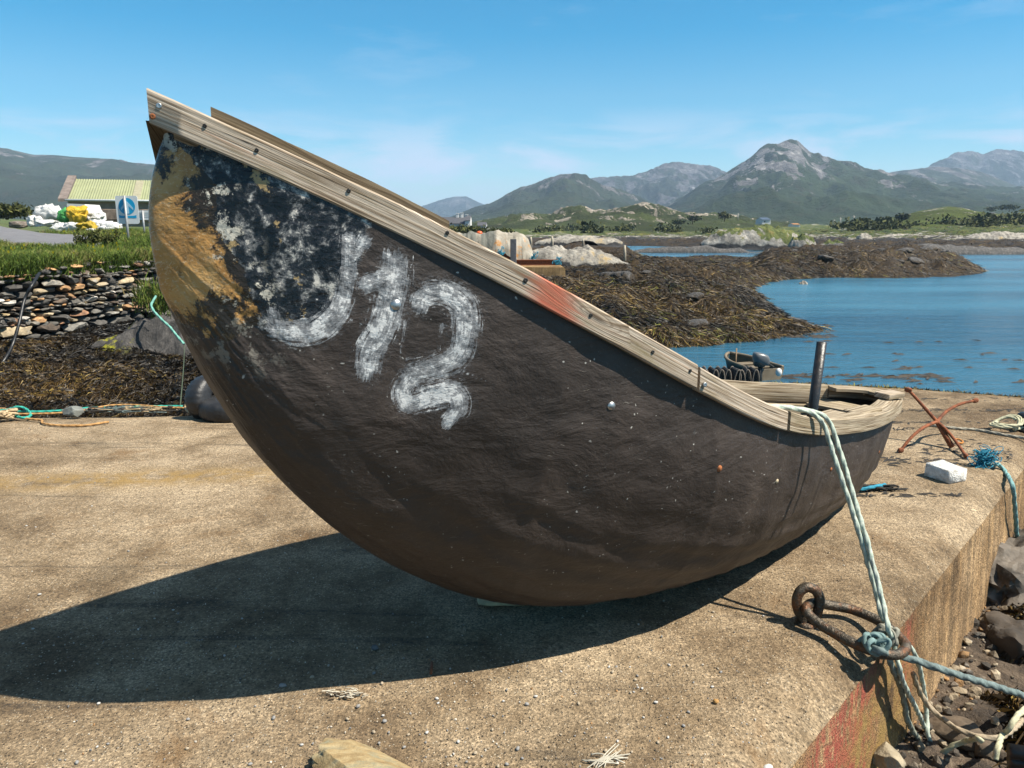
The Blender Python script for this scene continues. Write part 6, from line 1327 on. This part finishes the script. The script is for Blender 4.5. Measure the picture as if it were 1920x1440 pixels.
# ================================================================== small things in front
M_TANST = Mat('ochre_stone'); _p = M_TANST.tc(); M_TANST = M_TANST.out(M_TANST.mix(M_TANST.mr(M_TANST.noise(M_TANST.mapp(_p, (1, 3, 1), (0, 0, 0), (0, 0, .5)), 12, 7, .7), .5, .64), M_TANST.ramp(M_TANST.noise(M_TANST.mapp(_p, (1, 3.2, 1), (0, 0, 0), (0, 0, .5)), 9, 8, .7, .5), [(.3, (.20, .12, .045)), (.5, (.40, .29, .14)), (.7, (.55, .45, .27))]), (.30, .27, .17)), .85, M_TANST.bump(M_TANST.noise(_p, 22, 7, .7), .8, .012))
c = at(684, 1442, .030); V, F = blob((0, 0, 0), (.175, .095, .05), 45, 5, .22, 1.9, .62, R(-8), 1.0); V[:, 2] = np.minimum(V[:, 2], .040 + .006 * fbm(V[:, 0] * 14, V[:, 1] * 14, 4, 2)); mb = MB(); mb.add(V + c, F); tag(mb.build('flat_stone', M_TANST, loc=c, angle=35), 'flat ochre stone slab cut by the bottom edge of the photo', 'stone')
def scrap(label, pxy, r, n, tr, seed, mat, name='rope_scrap', cat='rope scrap', loops=(.1, .5)):
    c = at(*pxy, .008); mb = MB(); tangle(mb, c, r, n, tr, seed, loops); return tag(mb.build(name, mat, loc=c), label, cat)
M_BONE = m_rope('bleached_fibre', (.70, .63, .50), (.45, .38, .28))
scrap('bleached frayed rope scrap lying just below the edge of the shadow', (640, 1302), (.075, .02, .012), 34, .0022, 51, M_BONE)
scrap('dark dried stalks under the bleached rope scrap', (630, 1304), (.09, .022, .008), 26, .0026, 52, simple('dark_stalk', (.10, .065, .035), .9), 'dried_stalks', 'stalks', (.05, .2))
cl_p = at(1135, 1428, .004)
mb = MB()
for i in range(18):
    a = R(20 + RNG.normal(0, 24)); l = RNG.uniform(.03, .085); q = cl_p + np.array([RNG.normal(0, .012), RNG.normal(0, .008), .004]); tube(mb, spline([q - np.array([math.cos(a) * l * .6, math.sin(a) * l * .6, 0]), q + np.array([0, RNG.normal(0, .008), .006]), q + np.array([math.cos(a) * l, math.sin(a) * l, 0])], 5), .0019, 6)
tag(mb.build('dried_fibre', simple('white_fibre', (.50, .46, .37), .9, .2, 30), loc=cl_p), 'splayed white dried fibre on the slab at the bottom centre', 'fibre')
c = at(808, 1256, .004); mb = MB(); tube(mb, [c + np.array([-.002, .05, 0]), c + np.array([.003, -.03, .004])], .005, 6); tag(mb.build('rusty_nail', M_RUSTY, loc=c), 'rusty nail lying across the front edge of the boat shadow', 'nail')
c = at(1343, 1315, .008); boulder('orange brown pebble alone on the slab, left of the ring', c, (.0125, .009, .008), 61, simple('orange_pebble', (.45, .24, .07), .8), 0, .5, 'pebble', 'pebble', sub=2)
c = at(530, 1285, .007); boulder('square grey chip inside the front edge of the boat shadow', c, (.018, .009, .008), 62, simple('grey_chip', (.30, .30, .29), .9), 0, .7, 'pebble', 'pebble', sub=2)
c = at(703, 1214, .010); boulder('larger dark pebble in the middle of the boat shadow', c, (.018, .012, .011), 63, simple('dark_pebble', (.14, .14, .145), .8), 0, .5, 'pebble', 'pebble', sub=2)
c = at(1440, 1438, .006); boulder('white shell fragment at the bottom, near the quay edge', c, (.018, .012, .007), 64, simple('white_shell', (.78, .74, .68), .7), .6, .5, 'shell', 'shell', sub=2)
pm = [simple('pebble_a', (.55, .53, .50), .8, .2, 60), simple('pebble_b', (.30, .29, .28), .8, .3, 60), simple('pebble_c', (.42, .34, .24), .8, .3, 60)]
protos = []
for i in range(6):
    V, F = blob((0, 0, 0), (1, .75, .6), 200 + i, 2, .3, 1.2, .2, 0, .5); mb = MB(); mb.add(V, F); o = mb.build('pebble', pm[i % 3], loc=(0, 0, 0)); protos.append(o)
for i in range(150):
    while True:
        px_, py_ = RNG.uniform(20, 1480), 1440 - 620 * RNG.random() ** 1.3
        if i < 70: px_, py_ = RNG.uniform(650, 1450), RNG.uniform(1240, 1436)
        q = at(px_, py_, 0)
        if -((q[:2] - EO) @ EN) > .3: break
    o = protos[i] if i < 6 else protos[i % 6].copy()
    if i >= 6: COL.objects.link(o)
    r_ = RNG.uniform(.0035, .0085) * (1.3 if RNG.random() < .12 else 1); o.location = (q[0], q[1], r_ * .35 + .002); o.scale = (r_, r_, r_); o.rotation_euler = (0, 0, RNG.uniform(0, 6.28))
    tag(o, 'small pale pebble lying loose on the concrete slab', 'pebble', 'pebbles on the slab')
n = 9000; a = RNG.uniform(-.70, .55, n); y = 1.75 + 5.2 * RNG.random(n) ** 2.2; x = a * y; k = (-((x - EO[0]) * EN[0] + (y - EO[1]) * EN[1]) > .02) & (y < np.interp(x, FAR[:, 0], FAR[:, 1]) - .05)
x, y = x[k], y[k]; n = len(x); sz = .0009 + .0034 * RNG.random(n) ** 3; V0, F0 = ico(1); sc_ = RNG.uniform(.6, 1.3, (n, 1, 3)); q = np.clip((.21 + ((x - EO[0]) * EN[0] + (y - EO[1]) * EN[1])) / .21, 0, 1)
VV = V0[None] * sz[:, None, None] * sc_ + RNG.normal(0, .12, (n, len(V0), 3)) * sz[:, None, None] + np.stack([x, y, sz * .4 + .001 - .085 * q ** 2.2], 1)[:, None]
pal = np.array([(.42, .34, .24), (.16, .12, .08), (.62, .56, .47), (.28, .27, .26), (.38, .20, .08)]); cc = pal[RNG.choice(5, n, p=[.34, .26, .18, .16, .06])] * RNG.uniform(.7, 1.25, (n, 1))
mb = MB(); mb.add(VV.reshape(-1, 3), (np.arange(n)[:, None, None] * len(V0) + np.array(F0)[None]).reshape(-1, 3).tolist(), col=np.repeat(cc, len(V0), 0))
_g = Mat('grit'); tag(mb.build('grit', _g.out(_g.attr('col', 'Color'), .85), smooth=False), kind='stuff')
# ================================================================== air
if HAZE > 0:
    mb = MB(); X0, X1, Y0, Y1, Z0, Z1 = -9100, 9100, -400, 9600, -8, 395
    mb.add([(X0, Y0, Z0), (X1, Y0, Z0), (X1, Y1, Z0), (X0, Y1, Z0), (X0, Y0, Z1), (X1, Y0, Z1), (X1, Y1, Z1), (X0, Y1, Z1)], [(3, 2, 1, 0), (4, 5, 6, 7), (0, 1, 5, 4), (1, 2, 6, 5), (2, 3, 7, 6), (3, 0, 4, 7)])
    hm = bpy.data.materials.new('haze'); hm.use_nodes = True; nt = hm.node_tree; nt.nodes.clear(); ou = nt.nodes.new('ShaderNodeOutputMaterial'); pv = nt.nodes.new('ShaderNodeVolumePrincipled')
    pv.inputs['Color'].default_value = (.52, .73, 1, 1); pv.inputs['Density'].default_value = HAZE; nt.links.new(pv.outputs[0], ou.inputs['Volume'])
    tag(mb.build('haze', hm, smooth=False), kind='stuff')
